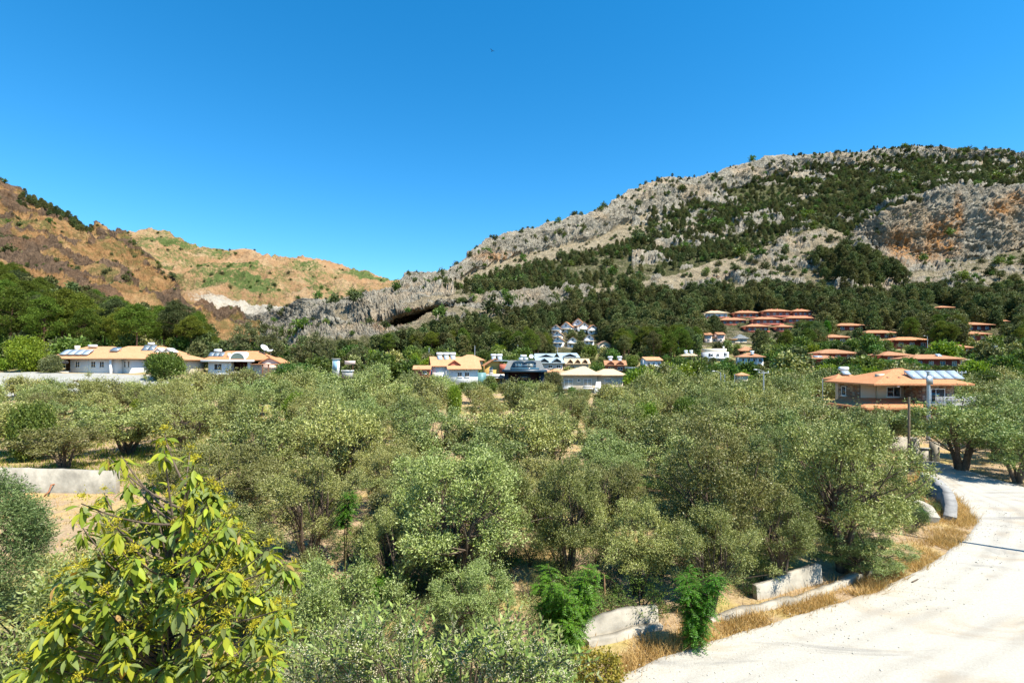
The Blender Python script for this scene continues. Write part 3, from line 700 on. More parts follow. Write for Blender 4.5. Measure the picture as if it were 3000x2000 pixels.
# 4 hut and gable house ------------------------------------------------------
h = hroot('brown_hut', 'little brown hut with orange gable roof left of the gabled house', 1236, 1096, 108, 6, 'hut', box=(1210, 1262, 1068, 1090))
gable_wall(h, -1.6, 1.7, 0, 3, -1, 1.1, .5, M_BRICK); roof_gable(-1.9, 1.95, -.5, 3.5, 1.12, .75).build('roof', M_TILE_B, h); window(h, .6, .1, .8, .6, 0)
h = hroot('gabled_house', 'white house with grey gable end, orange roof and three solar water heaters', 1337, 1108, 112, 14, box=(1255, 1418, 1036, 1104))
w = gable_wall(h, -5.2, -2.2, -.3, 5.6, -2, 2.75, 1.9, M_WHITE); w2 = gable_wall(h, -2.2, 4.6, -.9, 5.6, -2, 2.1, 2.2, M_WHITE)
roof_gable(-5.6, -2.2, -.9, 6.2, 2.75, 2.05).build('roof', M_TILE_B, h); roof_gable(-2.2, 5.3, -1.7, 6.2, 2.12, 2.6).build('lower_roof', M_TILE_B, h)
window(h, -3.1, -.2, .9, 1., -.3, M_TRIM, M_CURT, 0); window(h, .6, .35, 1.0, 1.0, -.9); window(h, 2.2, .35, 1.0, 1.0, -.9)
window(h, 1.5, .3, .7, 1.2, -5.2, M_TRIM, M_GLASS, 0, 'l')
for k in range(3): solar(h, -3.4+1.45*k, 1.4, 4.05, 1, 1.05, 1.4, math.radians(46), M_PVB, True)
d_ = gable_wall(h, -1.6, .6, -.6, 2., 2.4, 3.0, .8, M_BRICK, 'y'); d_.name = 'gabled_dormer'; roof_gable(-1.9, .9, -.9, 2.4, 3.02, .95, 'y', .1).build('dormer_roof', M_TILE, d_)
pbox('lean_to', M_TEAL, h, 4.6, 6.6, 0, 3.5, -2, 1.2)
h = hroot('terracotta_house', 'terracotta roofed house with arched porch behind the gabled house', 1378, 1072, 138, 5, box=(1335, 1415, 1040, 1060))
pbox('wall', M_CREAM, h, -3.5, 3.3, 0, 5, -3, 1.5); roof_hip(-4.2, 4., -.8, 5.8, 1.6, 1.5).build('roof', M_TILE_B, h)
for q in (-1.5, 0, 1.5): window(h, q, -.1, .9, 1.1, 0, M_TRIM, M_GLASS, 0)
# yellow house
h = hroot('ochre_house', 'ochre house with balconies and grey awning roof beside the black house', 1452, 1122, 124, 8, box=(1412, 1478, 1042, 1122))
gable_wall(h, -2.6, 2.4, 0, 6, -2, 4.2, 1.5, M_YEL, 'y'); roof_gable(-3., 2.8, -.6, 6.4, 4.2, 1.8, 'y').build('roof', M_TILE, h)
pbox('balcony_slab', M_WHITE, h, -2.6, 2.6, -1.1, 0, 1.2, 1.4); pbox('balcony_parapet', M_WHITE, h, -2.6, 2.6, -1.1, -1.0, 1.4, 2.2)
pbox('awning_roof', M_BLUER, h, -.6, 3., -.9, 3, 5.3, 5.5); pbox('side_wing', M_BRICK, h, .9, 2.7, -.7, 0, 2.6, 4.6)
window(h, -1.1, 2.5, .8, 1.3, 0, M_TRIM, M_CURT, 0); window(h, 1.6, .0, 1.0, 1.0, 0, M_TRIM, M_GLASS, 0); window(h, -.9, .0, 1., 1.0, 0)
for k in range(2): solar(h, -.2+1.5*k, 2., 5.6, 1, 1.1, 1.2, math.radians(45), M_PVB, True)

# 5 black modern house -------------------------------------------------------
h = hroot('black_house', 'modern black house with maroon recess, slate mansard storey and blue dormers', 1537, 1132, 114, 0, box=(1470, 1604, 1040, 1130))
pbox('wall', M_BLACK, h, -4.5, -3.6, 0, 8, -2, 3.2); pbox('right_wall', M_BLACK, h, 3.2, 4.4, 0, 8, -2, 3.2); pbox('recess_wall', M_MAROON, h, -3.6, 3.2, 1.2, 8, -2, 3.2)
pbox('recess_beam', M_BLACK, h, -1.6, 1.8, .9, 1.2, .9, 1.05); pbox('balcony_slab', M_CONC, h, -1.8, 3.2, -.6, 1.2, -.35, -.1)
window(h, -.1, 1.2, 2.8, 1.6, 1.2, M_BLACK, M_GLASS, 2, 'f', False)
pbox('fascia_slab', M_NAVY, h, -5.0, 4.95, -.7, 8.6, 3.2, 3.75)
m = MB(); a = [(-4.6,-.3,3.75),(4.5,-.3,3.75),(4.5,8.2,3.75),(-4.6,8.2,3.75)]; b = [(-3.6,1.2,5.85),(3.6,1.2,5.85),(3.6,7,5.85),(-3.6,7,5.85)]
for i in range(4):
    j = (i+1) % 4; m.add([a[i], a[j], b[j], b[i]], [(0,1,2,3)])
m.add(b, [(0,1,2,3)]); m.build('mansard_roof', M_SLATE, h)
d_ = pbox('dormer', M_NAVY, h, -2.6, 2.5, -.25, 3, 3.77, 5.2)
for q in (-1.3, 1.25):
    arcp = [(q+1.35*math.cos(t), -.35, 5.2+.55*math.sin(t)) for t in np.linspace(0, math.pi, 9)]
    mm = MB(); bk = [(x, 2.9, z) for x, _, z in arcp]
    for k in range(8): mm.add([arcp[k], bk[k], bk[k+1], arcp[k+1]], [(0,1,2,3)])
    mm.add(arcp, [tuple(range(9))]); mm.build('dormer_arch', M_NAVY, d_)
    window(h, q, 4.05, 1.35, 1.2, -.25, M_BLUER, M_CURT if q > 0 else M_GLASSB, 1, 'f', False)
pbox('glass_balustrade', M_GLASSB, h, -3.2, 3.2, -.62, -.58, 3.75, 4.2)
solar(h, -.2, 2., 5.95, 2, 1.0, .9, math.radians(35), M_PVB, True); dish(h, 1.55, 1.6, 6.7, .5, (.4, .1), .9)
pbox('deck', M_CONC, h, 1.8, 10.9, -1.2, 2, -.5, -.22); pbox('deck_base', M_BLACK, h, -2.8, 10.5, -.6, 1.5, -3, -.5)

# 6 beige bungalow -----------------------------------------------------------
h = hroot('beige_house', 'beige bungalow with two pale sand hip roofs and white framed windows', 1735, 1146, 110, 0, box=(1638, 1838, 1074, 1140))
pbox('wall', M_BEIGE, h, -6.6, 1.1, 0, 8, -2, 3.5); pbox('wing_wall', M_BEIGE, h, 1.1, 6.7, .5, 8, -2, 3.45)
roof_hip(-7.3, 1.9, -.8, 8.8, 3.6, 1.75, (-1.6, -.9)).build('roof', M_TILE_P, h); roof_hip(.6, 7.5, -.25, 8.6, 3.52, 1.25, (3.2, 5.4)).build('wing_roof', M_TILE_P, h)
for wx, wz, ww, hh, pn, mu in ((-5.1, 1., 1.9, 1.7, M_CURT, 1), (-2.9, 2.1, .55, .6, M_GLASS, 0), (-1., 1.1, 1.7, 1.6, M_CURT, 1)): window(h, wx, wz, ww, hh, 0, M_TRIM, pn, mu)
window(h, 3.6, .9, 1.6, 1.9, .5, M_TRIM, M_CURT, 0); window(h, 6., 1., .5, 1.5, .5, M_TRIM, M_CURT, 0)
for x0, x1 in ((-6.5, -3.9), (-2.1, .1)):
    pbox('balcony_slab', M_TRIM, h, x0, x1, -.75, 0, .55, .72); pbox('balcony_rail', M_METAL, h, x0, x1, -.75, -.71, 1.25, 1.3)
m = MB().add([(.2,-.9,-.5),(1.7,-.9,-.5),(1.7,-.85,2.1),(.75,-.85,2.1),(.2,-.5,-.5),(1.7,-.5,-.5),(1.7,-.5,2.1),(.75,-.5,2.1)], [(0,1,2,3),(1,5,6,2),(4,0,3,7),(3,2,6,7),(5,4,7,6)]); m.build('stair_buttress', M_TRIM, h)
h = hroot('small_orange_house', 'small house with low orange roof between the black house and the beige bungalow', 1632, 1094, 122, 0, box=(1604, 1650, 1078, 1090))
pbox('wall', M_CREAM, h, -1.8, 1.8, 0, 3, -3, .4); roof_hip(-2.3, 2.3, -.5, 3.5, .45, .75).build('roof', M_TILE_B, h)

# 7 cluster behind -----------------------------------------------------------
def blue_house(name, label, x, y, Y, w, hh, rz, wallm, roofm, rise, box, nw=2, dorm=0, dm=M_BROWN):
    h = hroot(name, label, x, y, Y, rz, box=box)
    d = w*.8; gable_wall(h, -w/2, w/2, 0, d, -4, hh, rise*.9, wallm); roof_gable(-w/2-.5, w/2+.5, -.7, d+.7, hh, rise).build('roof', roofm, h)
    for k in range(nw): window(h, -w/2+w*(k+.5)/nw, hh*.3, w/nw*.5, hh*.42, 0, M_TRIM, M_GLASS, 1)
    for k in range(dorm):
        q = -w/2+w*(k+.5)/dorm; dd = gable_wall(h, q-w/dorm*.3, q+w/dorm*.3, -.5, d*.4, hh+.1, hh+.35, rise*.5, dm, 'y'); dd.name = 'gabled_dormer'
        roof_gable(q-w/dorm*.38, q+w/dorm*.38, -.8, d*.45, hh+.38, rise*.58, 'y', .1).build('dormer_roof', roofm, dd)
    return h
h = blue_house('blue_roofed_house', 'pale house with blue grey metal roofs stepping up behind the black house', 1612, 1086, 150, 7.5, 2.4, 8, M_PINK, M_BLUER, 1.6, (1565, 1650, 1042, 1080), 3, 2, M_BLACK)
blue_house('grey_roofed_house', 'grey house with light blue metal roof higher up behind the blue roofed house', 1600, 1066, 178, 7.5, 2.0, -6, M_WHITE, M_BLUER, 1.7, (1575, 1640, 1036, 1060), 3, 1, M_BLACK)
h = blue_house('dark_gabled_house', 'black walled house with blue grey roof above the brown dormered house', 1668, 1072, 166, 6, 2.8, 14, M_BLACK, M_BLUER, 1.5, (1635, 1695, 1034, 1066), 2, 1, M_BLACK)
h = blue_house('dormered_house', 'grey brown house with three little gabled dormers in its tan roof', 1692, 1086, 140, 6, 2., 0, M_BEIGE, M_TILE_P, 1.4, (1660, 1724, 1056, 1084), 2, 3, M_BROWN)
h = blue_house('red_house', 'brick red house with gabled dormers and roof tanks right of the dormered house', 1803, 1090, 142, 5.2, 2., -6, M_BRICK, M_TILE_R, 1.3, (1772, 1832, 1060, 1088), 2, 2, M_BRICK)
for k in (-1.2, 1.4): solar(h, k, 1.8, 3.1, 1, 1., 1., math.radians(45), M_PVB, True)
h = hroot('teal_shed', 'low shed with flat teal metal roof beside the brick red house', 1850, 1090, 148, 0, 'shed', box=(1832, 1866, 1070, 1086))
pbox('wall', M_TEAL, h, -1.5, 1.6, 0, 3, -3, 1.2); pbox('roof', M_BLUER, h, -1.8, 1.9, -.4, 3.3, 1.2, 1.4)
h = blue_house('balcony_house', 'white two storey house with orange roof at the foot of the forest', 1915, 1080, 188, 6., 3.2, 12, M_WHITE, M_TILE_B, 1.2, (1888, 1945, 1040, 1074), 3)
h = hroot('roof_tank_house', 'small ochre house with solar tanks on its orange roof', 2022, 1062, 198, -6, box=(1998, 2050, 1020, 1056))
pbox('wall', M_YEL, h, -2.9, 2.9, 0, 5, -4, 2.6); roof_hip(-3.4, 3.4, -.5, 5.5, 2.7, 1.2).build('roof', M_TILE_P, h)
for k in (-1.2, 0, 1.2): window(h, k*1.4, .8, .9, 1.2, 0, M_TRIM, M_GLASS, 1)
solar(h, -1.2, 1., 3.4, 1, 1.2, 1.2, .7, M_PVB, True); solar(h, .8, 1., 3.4, 1, 1.2, 1.2, .7, M_PVB, True)
h = hroot('flat_roofed_house', 'white cubic two storey house with flat roof terrace and dark openings', 2103, 1058, 200, 0, box=(2068, 2138, 1014, 1054))
pbox('wall', M_WHITE, h, -4.3, 4.3, 0, 6, -5, 3.6); pbox('roof_parapet', M_CREAM, h, -4.2, 4.1, 1.5, 6, 3.6, 5.0); pbox('chimney', M_WHITE, h, 3.3, 3.8, 3, 3.5, 5.0, 5.9)
for wx, wz, ww, hh in ((-2.8, 1.7, 1.8, 1.4), (2.9, 1.9, 1.3, 1.5), (-2.8, -.4, 1.5, 1.2), (0, 1.8, 1.2, 1.2), (.4, -.4, 1.4, 1.2)): window(h, wx, wz, ww, hh, 0, M_TRIM, M_GLASS, 1)
pbox('balcony_slab', M_WHITE, h, -4.4, 4.4, -1., 0, 1.1, 1.35)
h = hroot('hip_roof_pavilion', 'brown walled pavilion with orange pyramid roof above the pale blue house', 2192, 1040, 206, 0, box=(2165, 2220, 1012, 1030))
pbox('wall', M_BROWN, h, -2.7, 2.7, 0, 5, -3, 1.7); roof_hip(-3.6, 3.6, -.8, 5.8, 1.8, 1.7).build('roof', M_TILE_R, h)
for k in (-1.2, 1.2): window(h, k, .3, 1., 1., 0)
h = hroot('pale_blue_house', 'pale blue and white two storey house with orange pyramid roof', 2200, 1078, 181, -10, box=(2166, 2236, 1034, 1076))
pbox('wall', simple('pale_blue_render', (.42, .55, .58), .85, .15, .08, .5), h, -3.6, 2.0, 0, 6, -4, 3.9); pbox('stair_bay', M_WHITE, h, 2.0, 4.0, -.3, 5, -4, 3.85)
roof_hip(-4.4, 4.8, -.9, 7, 4.0, 1.5).build('roof', M_TILE_R, h)
for wx, wz in ((-2.6, 2.3), (-.8, 2.3), (1.1, 2.3), (-2.6, .2), (-.6, .2), (1.1, .2)): window(h, wx, wz, .9, 1.1, 0, M_TRIM, M_GLASS, 0)
for wz in (.2, 2.2): window(h, 3., wz, 1.1, 1.2, -.3, M_TRIM, M_GLASS, 1)
solar(h, .6, .2, 4.9, 1, 1., .9, .7, M_PVB, True)
h = hroot('grove_hut', 'tiny hut with orange roof among the olive trees', 2178, 1104, 104, 0, 'hut', box=(2160, 2194, 1090, 1102))
pbox('wall', M_CREAM, h, -.9, .9, 0, 1.6, -1.5, .4); roof_hip(-1.2, 1.2, -.3, 1.9, .42, .5).build('roof', M_TILE_B, h)
# cream twin gables + slate-roofed house on the slope
h = hroot('twin_gable_house', 'cream house with twin gables on the slope under the red villas', 2094, 1002, 292, 0, box=(2058, 2130, 966, 1002))
for x0, x1, hh in ((-5.6, -1.6, 4.2), (1.5, 5.6, 4.4)):
    gable_wall(h, x0, x1, 0, 6, -5, hh, 1.1, M_PINK, 'x'); roof_gable(x0-.4, x1+.4, -.8, 6.8, hh, 1.4, 'x').build('roof', M_TILE_R, h)
pbox('link_wall', M_CREAM, h, -1.6, 1.5, .8, 6, -5, 2.4); pbox('link_roof', M_TILE_R, h, -1.8, 1.7, .2, 6, 2.4, 2.8)
for k in (-3.6, 0, 3.5): window(h, k, .4, 1.4, 1.5, 0 if k else .8, M_TRIM, M_GLASS, 1)
h = hroot('slate_roofed_house', 'house with dark slate roof and brown awning beside the twin gabled house', 2162, 1003, 288, 0, box=(2128, 2198, 972, 1002))
pbox('wall', M_CREAM, h, -4.6, 5, 0, 6, -5, 1.8); roof_hip(-1.5, 6.4, -.6, 6.6, 2.2, 2.6).build('roof', M_SLATE, h); pbox('awning', simple('tan_awning', (.5, .28, .12), .9, .1, .1, 1), h, -6, -.8, -1.4, 1.5, 1.5, 1.9)
window(h, 2., .2, 1.4, 1.2, 0)

# white cottages in the forest ----------------------------------------------
def cottage(lab, x, y, Y, w, hh, rise, rz, roofm, axis='y', k=0):
    h = hroot('white_cottage', lab, x, y, Y, rz, 'cottage', 'white cottages among the pines', box=(x-w*F/Y/2-3, x+w*F/Y/2+3, y-(hh+rise)*F/Y, y))
    d = w*1.1; gable_wall(h, -w/2, w/2, 0, d, -5, hh, rise, M_WHITE, axis); roof_gable(-w/2-.6, w/2+.6, -.8, d+.6, hh-.1, rise+.35, axis, .25).build('roof', roofm, h)
    window(h, 0, hh+rise*.1 if axis == 'y' else hh*.4, 1.3, 1.3, 0, M_TRIM, M_GLASS, 1); window(h, -w*.22, hh*.12, 1.3, 1.4, 0, M_TRIM, M_GLASS, 1); window(h, w*.22, hh*.12, 1.3, 1.4, 0, M_TRIM, M_GLASS, 1)
    pbox('balcony', M_CREAM, h, -w/2-.1, w/2+.1, -1.2, 0, hh*.5, hh*.5+.9 if k % 2 else hh*.5+.5)
CR = [(1628, 976, 372, 6.2, 3.6, 2.6, -14, M_TILE_D), (1632, 996, 362, 6.6, 3.8, 2.8, -14, M_TILE_D), (1634, 1014, 352, 7., 4., 2.8, -14, M_TILE_D),
      (1658, 973, 376, 8., 4., 3.6, -18, M_TILE_R), (1693, 963, 384, 8., 4., 3.8, -16, M_TILE_R), (1712, 976, 374, 7.4, 5., 3., 14, M_TILE_D), (1738, 978, 372, 6.6, 4.2, 2.4, 10, M_TILE_R),
      (1678, 1016, 352, 7.2, 4., 3., -4, M_TILE_D), (1726, 1008, 356, 6.6, 4., 3.2, -6, M_TILE_D)]
for k, q in enumerate(CR): cottage('small white gabled cottage in the hillside cluster among the pines', *q, k=k)
h = hroot('forest_chalet', 'shadowed chalet under the pines right of the white cottages', 1772, 1020, 346, 8, 'house', box=(1755, 1795, 994, 1016))
gable_wall(h, -3.6, 3.6, 0, 6, -4, 2.8, 2., M_CREAM, 'y'); roof_gable(-4.2, 4.2, -1, 6.6, 2.7, 2.4, 'y').build('roof', M_TILE_D, h); window(h, 0, .6, 2.4, 1.6, 0)

# red villas -----------------------------------------------------------------
def villa(lab, x, y, Y, w, hh, d=8., rz=0, wall=M_RED, roof=M_TILE_R, nwin=3, name='red_villa', grp='red villas on the slope', flues=True, rise=1.7, lower=0.):
    s = F/Y
    h = hroot(name, lab, x, y, Y, rz, 'villa', grp, box=(x-w*s/2-4, x+w*s/2+4, y-(hh+rise)*s, y))
    pbox('wall', wall, h, -w/2, w/2, 0, d, -5, hh)
    rf = roof_hip(-w/2-1.1, w/2+1.1, -1.2, d+1, hh+.05, rise, None, .22).build('roof', roof, h)
    for k in range(nwin): window(h, -w/2+w*(k+.5)/nwin, hh*.22, w/nwin*.42, hh*.5, 0, M_TRIM, M_CURT if k % 2 else M_GLASSB, 1)
    if flues:
        for q in (-w*.13, w*.1): MB().box(q-.5, q+.5, d*.45, d*.55, hh+rise*.6, hh+rise+.35).build('chimney', M_BRICK, rf)
        pbox('balcony_slab', M_BRICK, h, -w/2-.3, w/2+.3, -1.5, 0, -.35, -.1); pbox('balcony_parapet', M_BRICK, h, -w/2-.3, w/2+.3, -1.5, -1.4, -.1, .7)
    return h
UV = [(2100, 932, 330, 13.2, 3.4), (2191, 932, 330, 15.5, 3.4), (2278, 928, 334, 16.5, 3.6), (2352, 928, 334, 12, 3.6), (2150, 953, 316, 15, 3.3), (2250, 951, 316, 16, 3.4), (2346, 948, 318, 16.5, 3.4), (2220, 973, 304, 12.5, 3.4), (2300, 972, 302, 8, 3.0)]
for k, q in enumerate(UV):
    villa('orange roofed brick red villa in the terraced rows on the upper slope' if k else 'villa with pale grey roof at the left end of the upper row', *q, wall=M_WHITE if k == 0 else M_BRICK, roof=M_TILE_P if k == 0 else M_TILE_R, nwin=4, grp='terraced villas on the upper slope')
LV = [(2495, 968, 240, 13, 2.3, 'dark red villa half hidden under a broad pine on the right slope'), (2585, 990, 222, 14.5, 2.2, 'long low dark red villa behind the palms'), (2452, 1004, 212, 9.5, 2.3, 'dark red villa with two wings among palm crowns'),
      (2672, 1020, 200, 13, 3.2, 'dark red villa with pale blue windows behind a lamp pole'), (2455, 1055, 168, 11.2, 2.3, 'dark red villa with broad roof behind the lower red annexe'), (2628, 1058, 172, 8.8, 2.0, 'dark red villa with low roof between the palms and the hedge'),
      (2745, 1076, 160, 14.5, 2.7, 'dark red villa with white arched windows above the hedge'), (2868, 968, 232, 11, 2.6, 'dark red villa in shade under the tall pines'), (2865, 998, 212, 8.5, 2.8, 'dark red villa beside the lone tall pine trunk'),
      (2775, 912, 300, 10, 2.2, 'villa with tan roof on the forest edge below the scree'), (2952, 958, 240, 4.5, 2.6, 'small cream roofed villa between dark pines'), (2825, 1032, 190, 4.5, 1.8, 'small tan roofed pavilion beside the terrace')]
for x, y, Y, w, hh, lab in LV:
    hv = villa(lab, x, y, Y, w, hh, wall=M_RED, nwin=max(2, int(w/3.4)), flues=False, rise=1.35, roof=M_TILE_R if x != 2672 else M_TILE)
    if x == 2745:
        solar(hv, 2., 1.2, hh+.75, 1, 1.6, 1.4, .6, M_PVB, False)
        pbox('porch_slab', M_CREAM, hv, 7., 10.5, -.5, 5, 2.3, 2.55)
        for q in (7.3, 10.2): pbox('porch_post', M_CREAM, hv, q-.12, q+.12, -.4, -.16, -4, 2.3)
h = villa('brick red annexe with skylight panel in front of the broad roofed villa', 2412, 1070, 158, 9.2, 2.1, 5., 0, M_BRICK, M_TILE_R, 3, 'red_annexe', 'red villas on the slope', False, 1.0)
solar(h, -1.5, -.3, 2.55, 1, 2.6, 1.3, .35, M_PVB, False)
pbox('glass_porch', M_TEAL, h, 3.2, 7., -1.2, 0, -3, 1.2)
# ------------------------------------------------------------------ stone house on the right
h = empty('stone_house', (49.6, 62, 0)); HB.append((2440, 2840, 1084, 1172, 61))
tag(h, 'two storey stone and cream house with hip roof and solar panel row', 'house')
M_STONEW = simple('stone_wall_mortar', (.17, .13, .105), .95, .1, .2, 3)
M_PEACH = simple('peach_render', (.68, .55, .40), .85, .15, .06, .5)
stone_mats = [simple('field_stone_%s' % n, c, .95, .1, .3, 5, .02) for n, c in (('tan', (.33, .25, .17)), ('brown', (.20, .13, .09)), ('grey', (.30, .26, .21)), ('rust', (.27, .15, .09)))]
wa = pbox('wall', M_PEACH, h, -5.32, .02, 3.0, 7.4, -.5, 5.85)
wl = pbox('side_wall', M_STONEW, h, -5.40, -5.30, 3.05, 7.4, -.5, 5.83)
wb = pbox('stone_wing', M_STONEW, h, .06, 4.0, .06, 7.4, -.5, 5.84)
pbox('cream_bay', M_PEACH, h, -3.4, -.02, 2.75, 3.0, 3.3, 5.82)
sm_ = []
for k in range(10):
    r_ = np.random.default_rng(100+k); v = np.array([(x, y, z) for z in (-1, 1) for y in (-1, 1) for x in (-1, 1)], float)*np.array([.5, .5, .5])
    v[:, :2] *= r_.uniform(.82, 1.0, (8, 2)); v[:, 2] *= r_.uniform(.8, 1., 8)
    sm_.append(MB().add(v, [(0,2,3,1), (4,5,7,6), (0,1,5,4), (2,6,7,3), (0,4,6,2), (1,3,7,5)]).mesh('stone', stone_mats[k % 4]))
def stones(parent, a0, a1, z0, z1, plane, face, holes=()):
    z = z0
    while z < z1-.12:
        hh = rng.uniform(.2, .3); a = a0
        while a < a1-.1:
            w = min(rng.uniform(.3, .62), a1-a); c, zc = a+w/2, z+hh/2; a += w
            if w < .12 or any(x0 < c < x1 and q0 < zc < q1 for x0, x1, q0, q1 in holes): continue
            o = bpy.data.objects.new('stone', sm_[rng.integers(10)]); link(o, parent)
            dep = rng.uniform(.08, .16)
            o.location = (c, plane, zc) if face == 'f' else (plane, c, zc)
            o.scale = (w*.97, dep, hh*.97) if face == 'f' else (dep, w*.97, hh*.97)
        z += hh
stones(wl, 3.1, 7.35, 3.85, 5.75, -5.40, 'l', [(5.6, 6.7, 4.0, 5.4)])
stones(wb, .1, 3.0, 3.8, 5.75, .06, 'l')
stones(wb, .12, 3.95, 3.7, 5.75, .06, 'f', [(.55, 2.85, 3.7, 5.35)])
window(h, 6.15, 4.05, .9, 1.25, -5.44, M_TRIM, M_GLASS, 0, 'l')
window(h, -1.35, 4.1, 1.75, 1.25, 2.75, M_TRIM, M_GLASS, 1)
window(h, 1.7, 3.62, 2.2, 1.65, .0, M_TRIM, M_GLASS, 1)
pbox('curtain', M_TRIM, h, .75, 1.2, -.035, -.025, 3.7, 5.2)
rf = roof_hip(-6.6, 5.4, -1.2, 8.6, 5.9, 1.75, (-.6, .5), .2).build('roof', M_TILE, h)
pbox('ridge_tiles', M_TILE_R, rf, -.65, .55, 3.62, 3.78, 7.6, 7.72)
pbox('roof_vent', M_CREAM, rf, -3.9, -3.1, 1.9, 2.5, 6.5, 7.0)
for q in (-2.2, .4, -3.6): MB().box(q-.12, q+.12, .6, .75, 6.5, 6.68).build('loose_tile', M_TILE_D, rf)
pr = MB(); v = [(-8.2, -2.2, 3.15), (.0, -2.2, 3.15), (.0, 3.0, 3.95), (-5.4, 3.0, 3.95), (-5.4, 5.6, 3.95), (-8.2, 5.6, 3.15)]
pr.add([v[0], v[1], v[2], v[3]], [(0,1,2,3)]); pr.add([v[0], v[3], v[4], v[5]], [(0,1,2,3)])
lo = [(x, y, z-.22) for x, y, z in v]
for i, j in ((0, 1), (1, 2), (5, 0)): pr.add([lo[i], lo[j], v[j], v[i]], [(0,1,2,3)])
pr.add([lo[0], lo[1], lo[2], lo[3]], [(3,2,1,0)]); pr.add([lo[0], lo[3], lo[4], lo[5]], [(3,2,1,0)])
pr.build('porch_roof', M_TILE, h)
for q in (-7.9, -5.8, -3.2, -.4): pbox('porch_post', M_BROWN, h, q-.12, q+.12, -1.9, -1.66, -.4, 2.95)
for q in (2.2, 5.2): pbox('porch_post', M_BROWN, h, -8.0, -7.76, q-.12, q+.12, -.4, 2.95)
pbox('balcony_slab', M_CONC, h, .1, 5.0, -1.9, .05, 3.3, 3.5)
rl = MB(); rl.box(.15, 4.95, -1.88, -1.83, 4.35, 4.42); rl.box(.15, 4.95, -1.87, -1.84, 3.6, 3.65)
for q in np.arange(.2, 4.95, .16): rl.box(q-.015, q+.015, -1.87, -1.84, 3.5, 4.35)
for q in np.arange(-1.8, 0, .16): rl.box(4.93, 4.96, q-.015, q+.015, 3.5, 4.35)
rl.box(4.92, 4.97, -1.88, .05, 4.35, 4.42); rl.build('balcony_railing', M_TRIM, h)
solar(h, 2.2, .15, 6.45, 5, 1.22, 1.75, math.radians(33), M_PVB, False, 0, .05)
pbox('eave_lamp', M_TANK, h, -3.7, -3.5, -1.1, -.9, 5.5, 5.65)
hb = empty('neighbour_house', (51.6, 79.0, .3)); tag(hb, 'small house with solar tank and tiled roof just behind the stone house', 'house')
pbox('wall', M_CREAM, hb, -.2, 2.2, 0, 2.4, -1, 5.5); roof_hip(-2.1, 2.8, -.5, 2.9, 5.55, .8).build('roof', M_TILE, hb); solar(hb, .4, .4, 6.25, 1, 1.2, 1., .6, M_PVB, True); window(hb, 1, 4, 1.1, 1.1, 0)

# ------------------------------------------------------------------ walls, kerbs, gate by the road
def wall_run(name, label, pts, th, zt, zb=-.3, mat=M_CONCW, cat='wall', rough=.03, lean=0., group=None):
    """concrete wall along ground points; zt may be a list of top heights"""
    p = resample(pts, max(6, int(len(pts)*6))); n = len(p)
    t = unit(np.gradient(p, axis=0)); nn = np.stack([-t[:, 1], t[:, 0]], -1)
    zt = np.interp(np.linspace(0, 1, n), np.linspace(0, 1, len(zt)), zt) if hasattr(zt, '__len__') else np.full(n, zt)
    j = lambda s: fbm(np.c_[p, 0*p[:, :1]], .6, 3, s)*rough
    A = np.c_[p-nn*th/2+nn*j(1)[:, None], np.full(n, zb)]; B = np.c_[p-nn*(th/2-lean)+nn*j(2)[:, None], zt+j(3)]
    C_ = np.c_[p+nn*(th/2+lean), zt+j(4)]; D = np.c_[p+nn*th/2, np.full(n, zb)]
    V = np.stack([A, B, C_, D], 1).reshape(-1, 3); i = np.arange(n-1)[:, None]*4
    f = np.concatenate([np.stack([i[:, 0]+a, i[:, 0]+b, i[:, 0]+4+b, i[:, 0]+4+a], -1) for a, b in ((0, 1), (1, 2), (2, 3))])
    m = MB().add(V, f); m.add(V, [(0, 1, 2, 3), (4*n-1, 4*n-2, 4*n-3, 4*n-4)])
    o = m.build(name, mat); return tag(o, label, cat, group)
G = lambda *q: [GP(x, y) for x, y in q]
wall_run('ditch_wall', 'low pale concrete wall beside the feathery green saplings', G((1690,1868),(1760,1856),(1840,1840),(1925,1822)), .22, [.30, .58, .62, .52], lean=.06)
wall_run('ditch_wall', 'pale concrete wall panel leaning below the grey olive tree', G((2215,1752),(2260,1745),(2330,1722),(2405,1703)), .22, [.45, .55, .62, .66], lean=.08)
wall_run('ditch_kerb', 'cracked concrete kerb strip near the feathery saplings', G((1720,1888),(1800,1872),(1880,1850),(1935,1838)), .25, .17, rough=.05, cat='kerb')
wall_run('ditch_kerb', 'long broken concrete kerb along the dry grass verge', G((2080,1822),(2160,1800),(2240,1782),(2330,1765),(2400,1742),(2470,1712),(2560,1672)), .25, [.1, .2, .18, .22, .2, .25, .1], rough=.08, cat='kerb')
wall_run('culvert_wall', 'grey concrete culvert wall curving at the road bend', G((2700,1432),(2738,1452),(2765,1476),(2778,1506),(2775,1525)), .5, [1.1, 1.0, .85, .7, .3], mat=simple('dirty_grey_concrete', (.24, .23, .21), .95, .1, .35, 1.5, .03), lean=.15, rough=.12)
wall_run('culvert_kerb', 'white broken concrete slab inside the culvert bend', G((2672,1500),(2700,1512),(2725,1530)), .5, [.7, .62, .3], lean=.2, cat='kerb')
wall_run('retaining_wall', 'long whitewashed retaining wall below the terrace with shaggy olive trees', G((-260,1452),(0,1440),(150,1441),(300,1444),(345,1446)), .3, [1.6, 1.6, 1.55, 1.5, 1.45], rough=.05)
g = empty('gate_wall', (*GP(2700, 1352), 0)); tag(g, 'pale gate wall with stepped piers at the end of the road', 'gate')
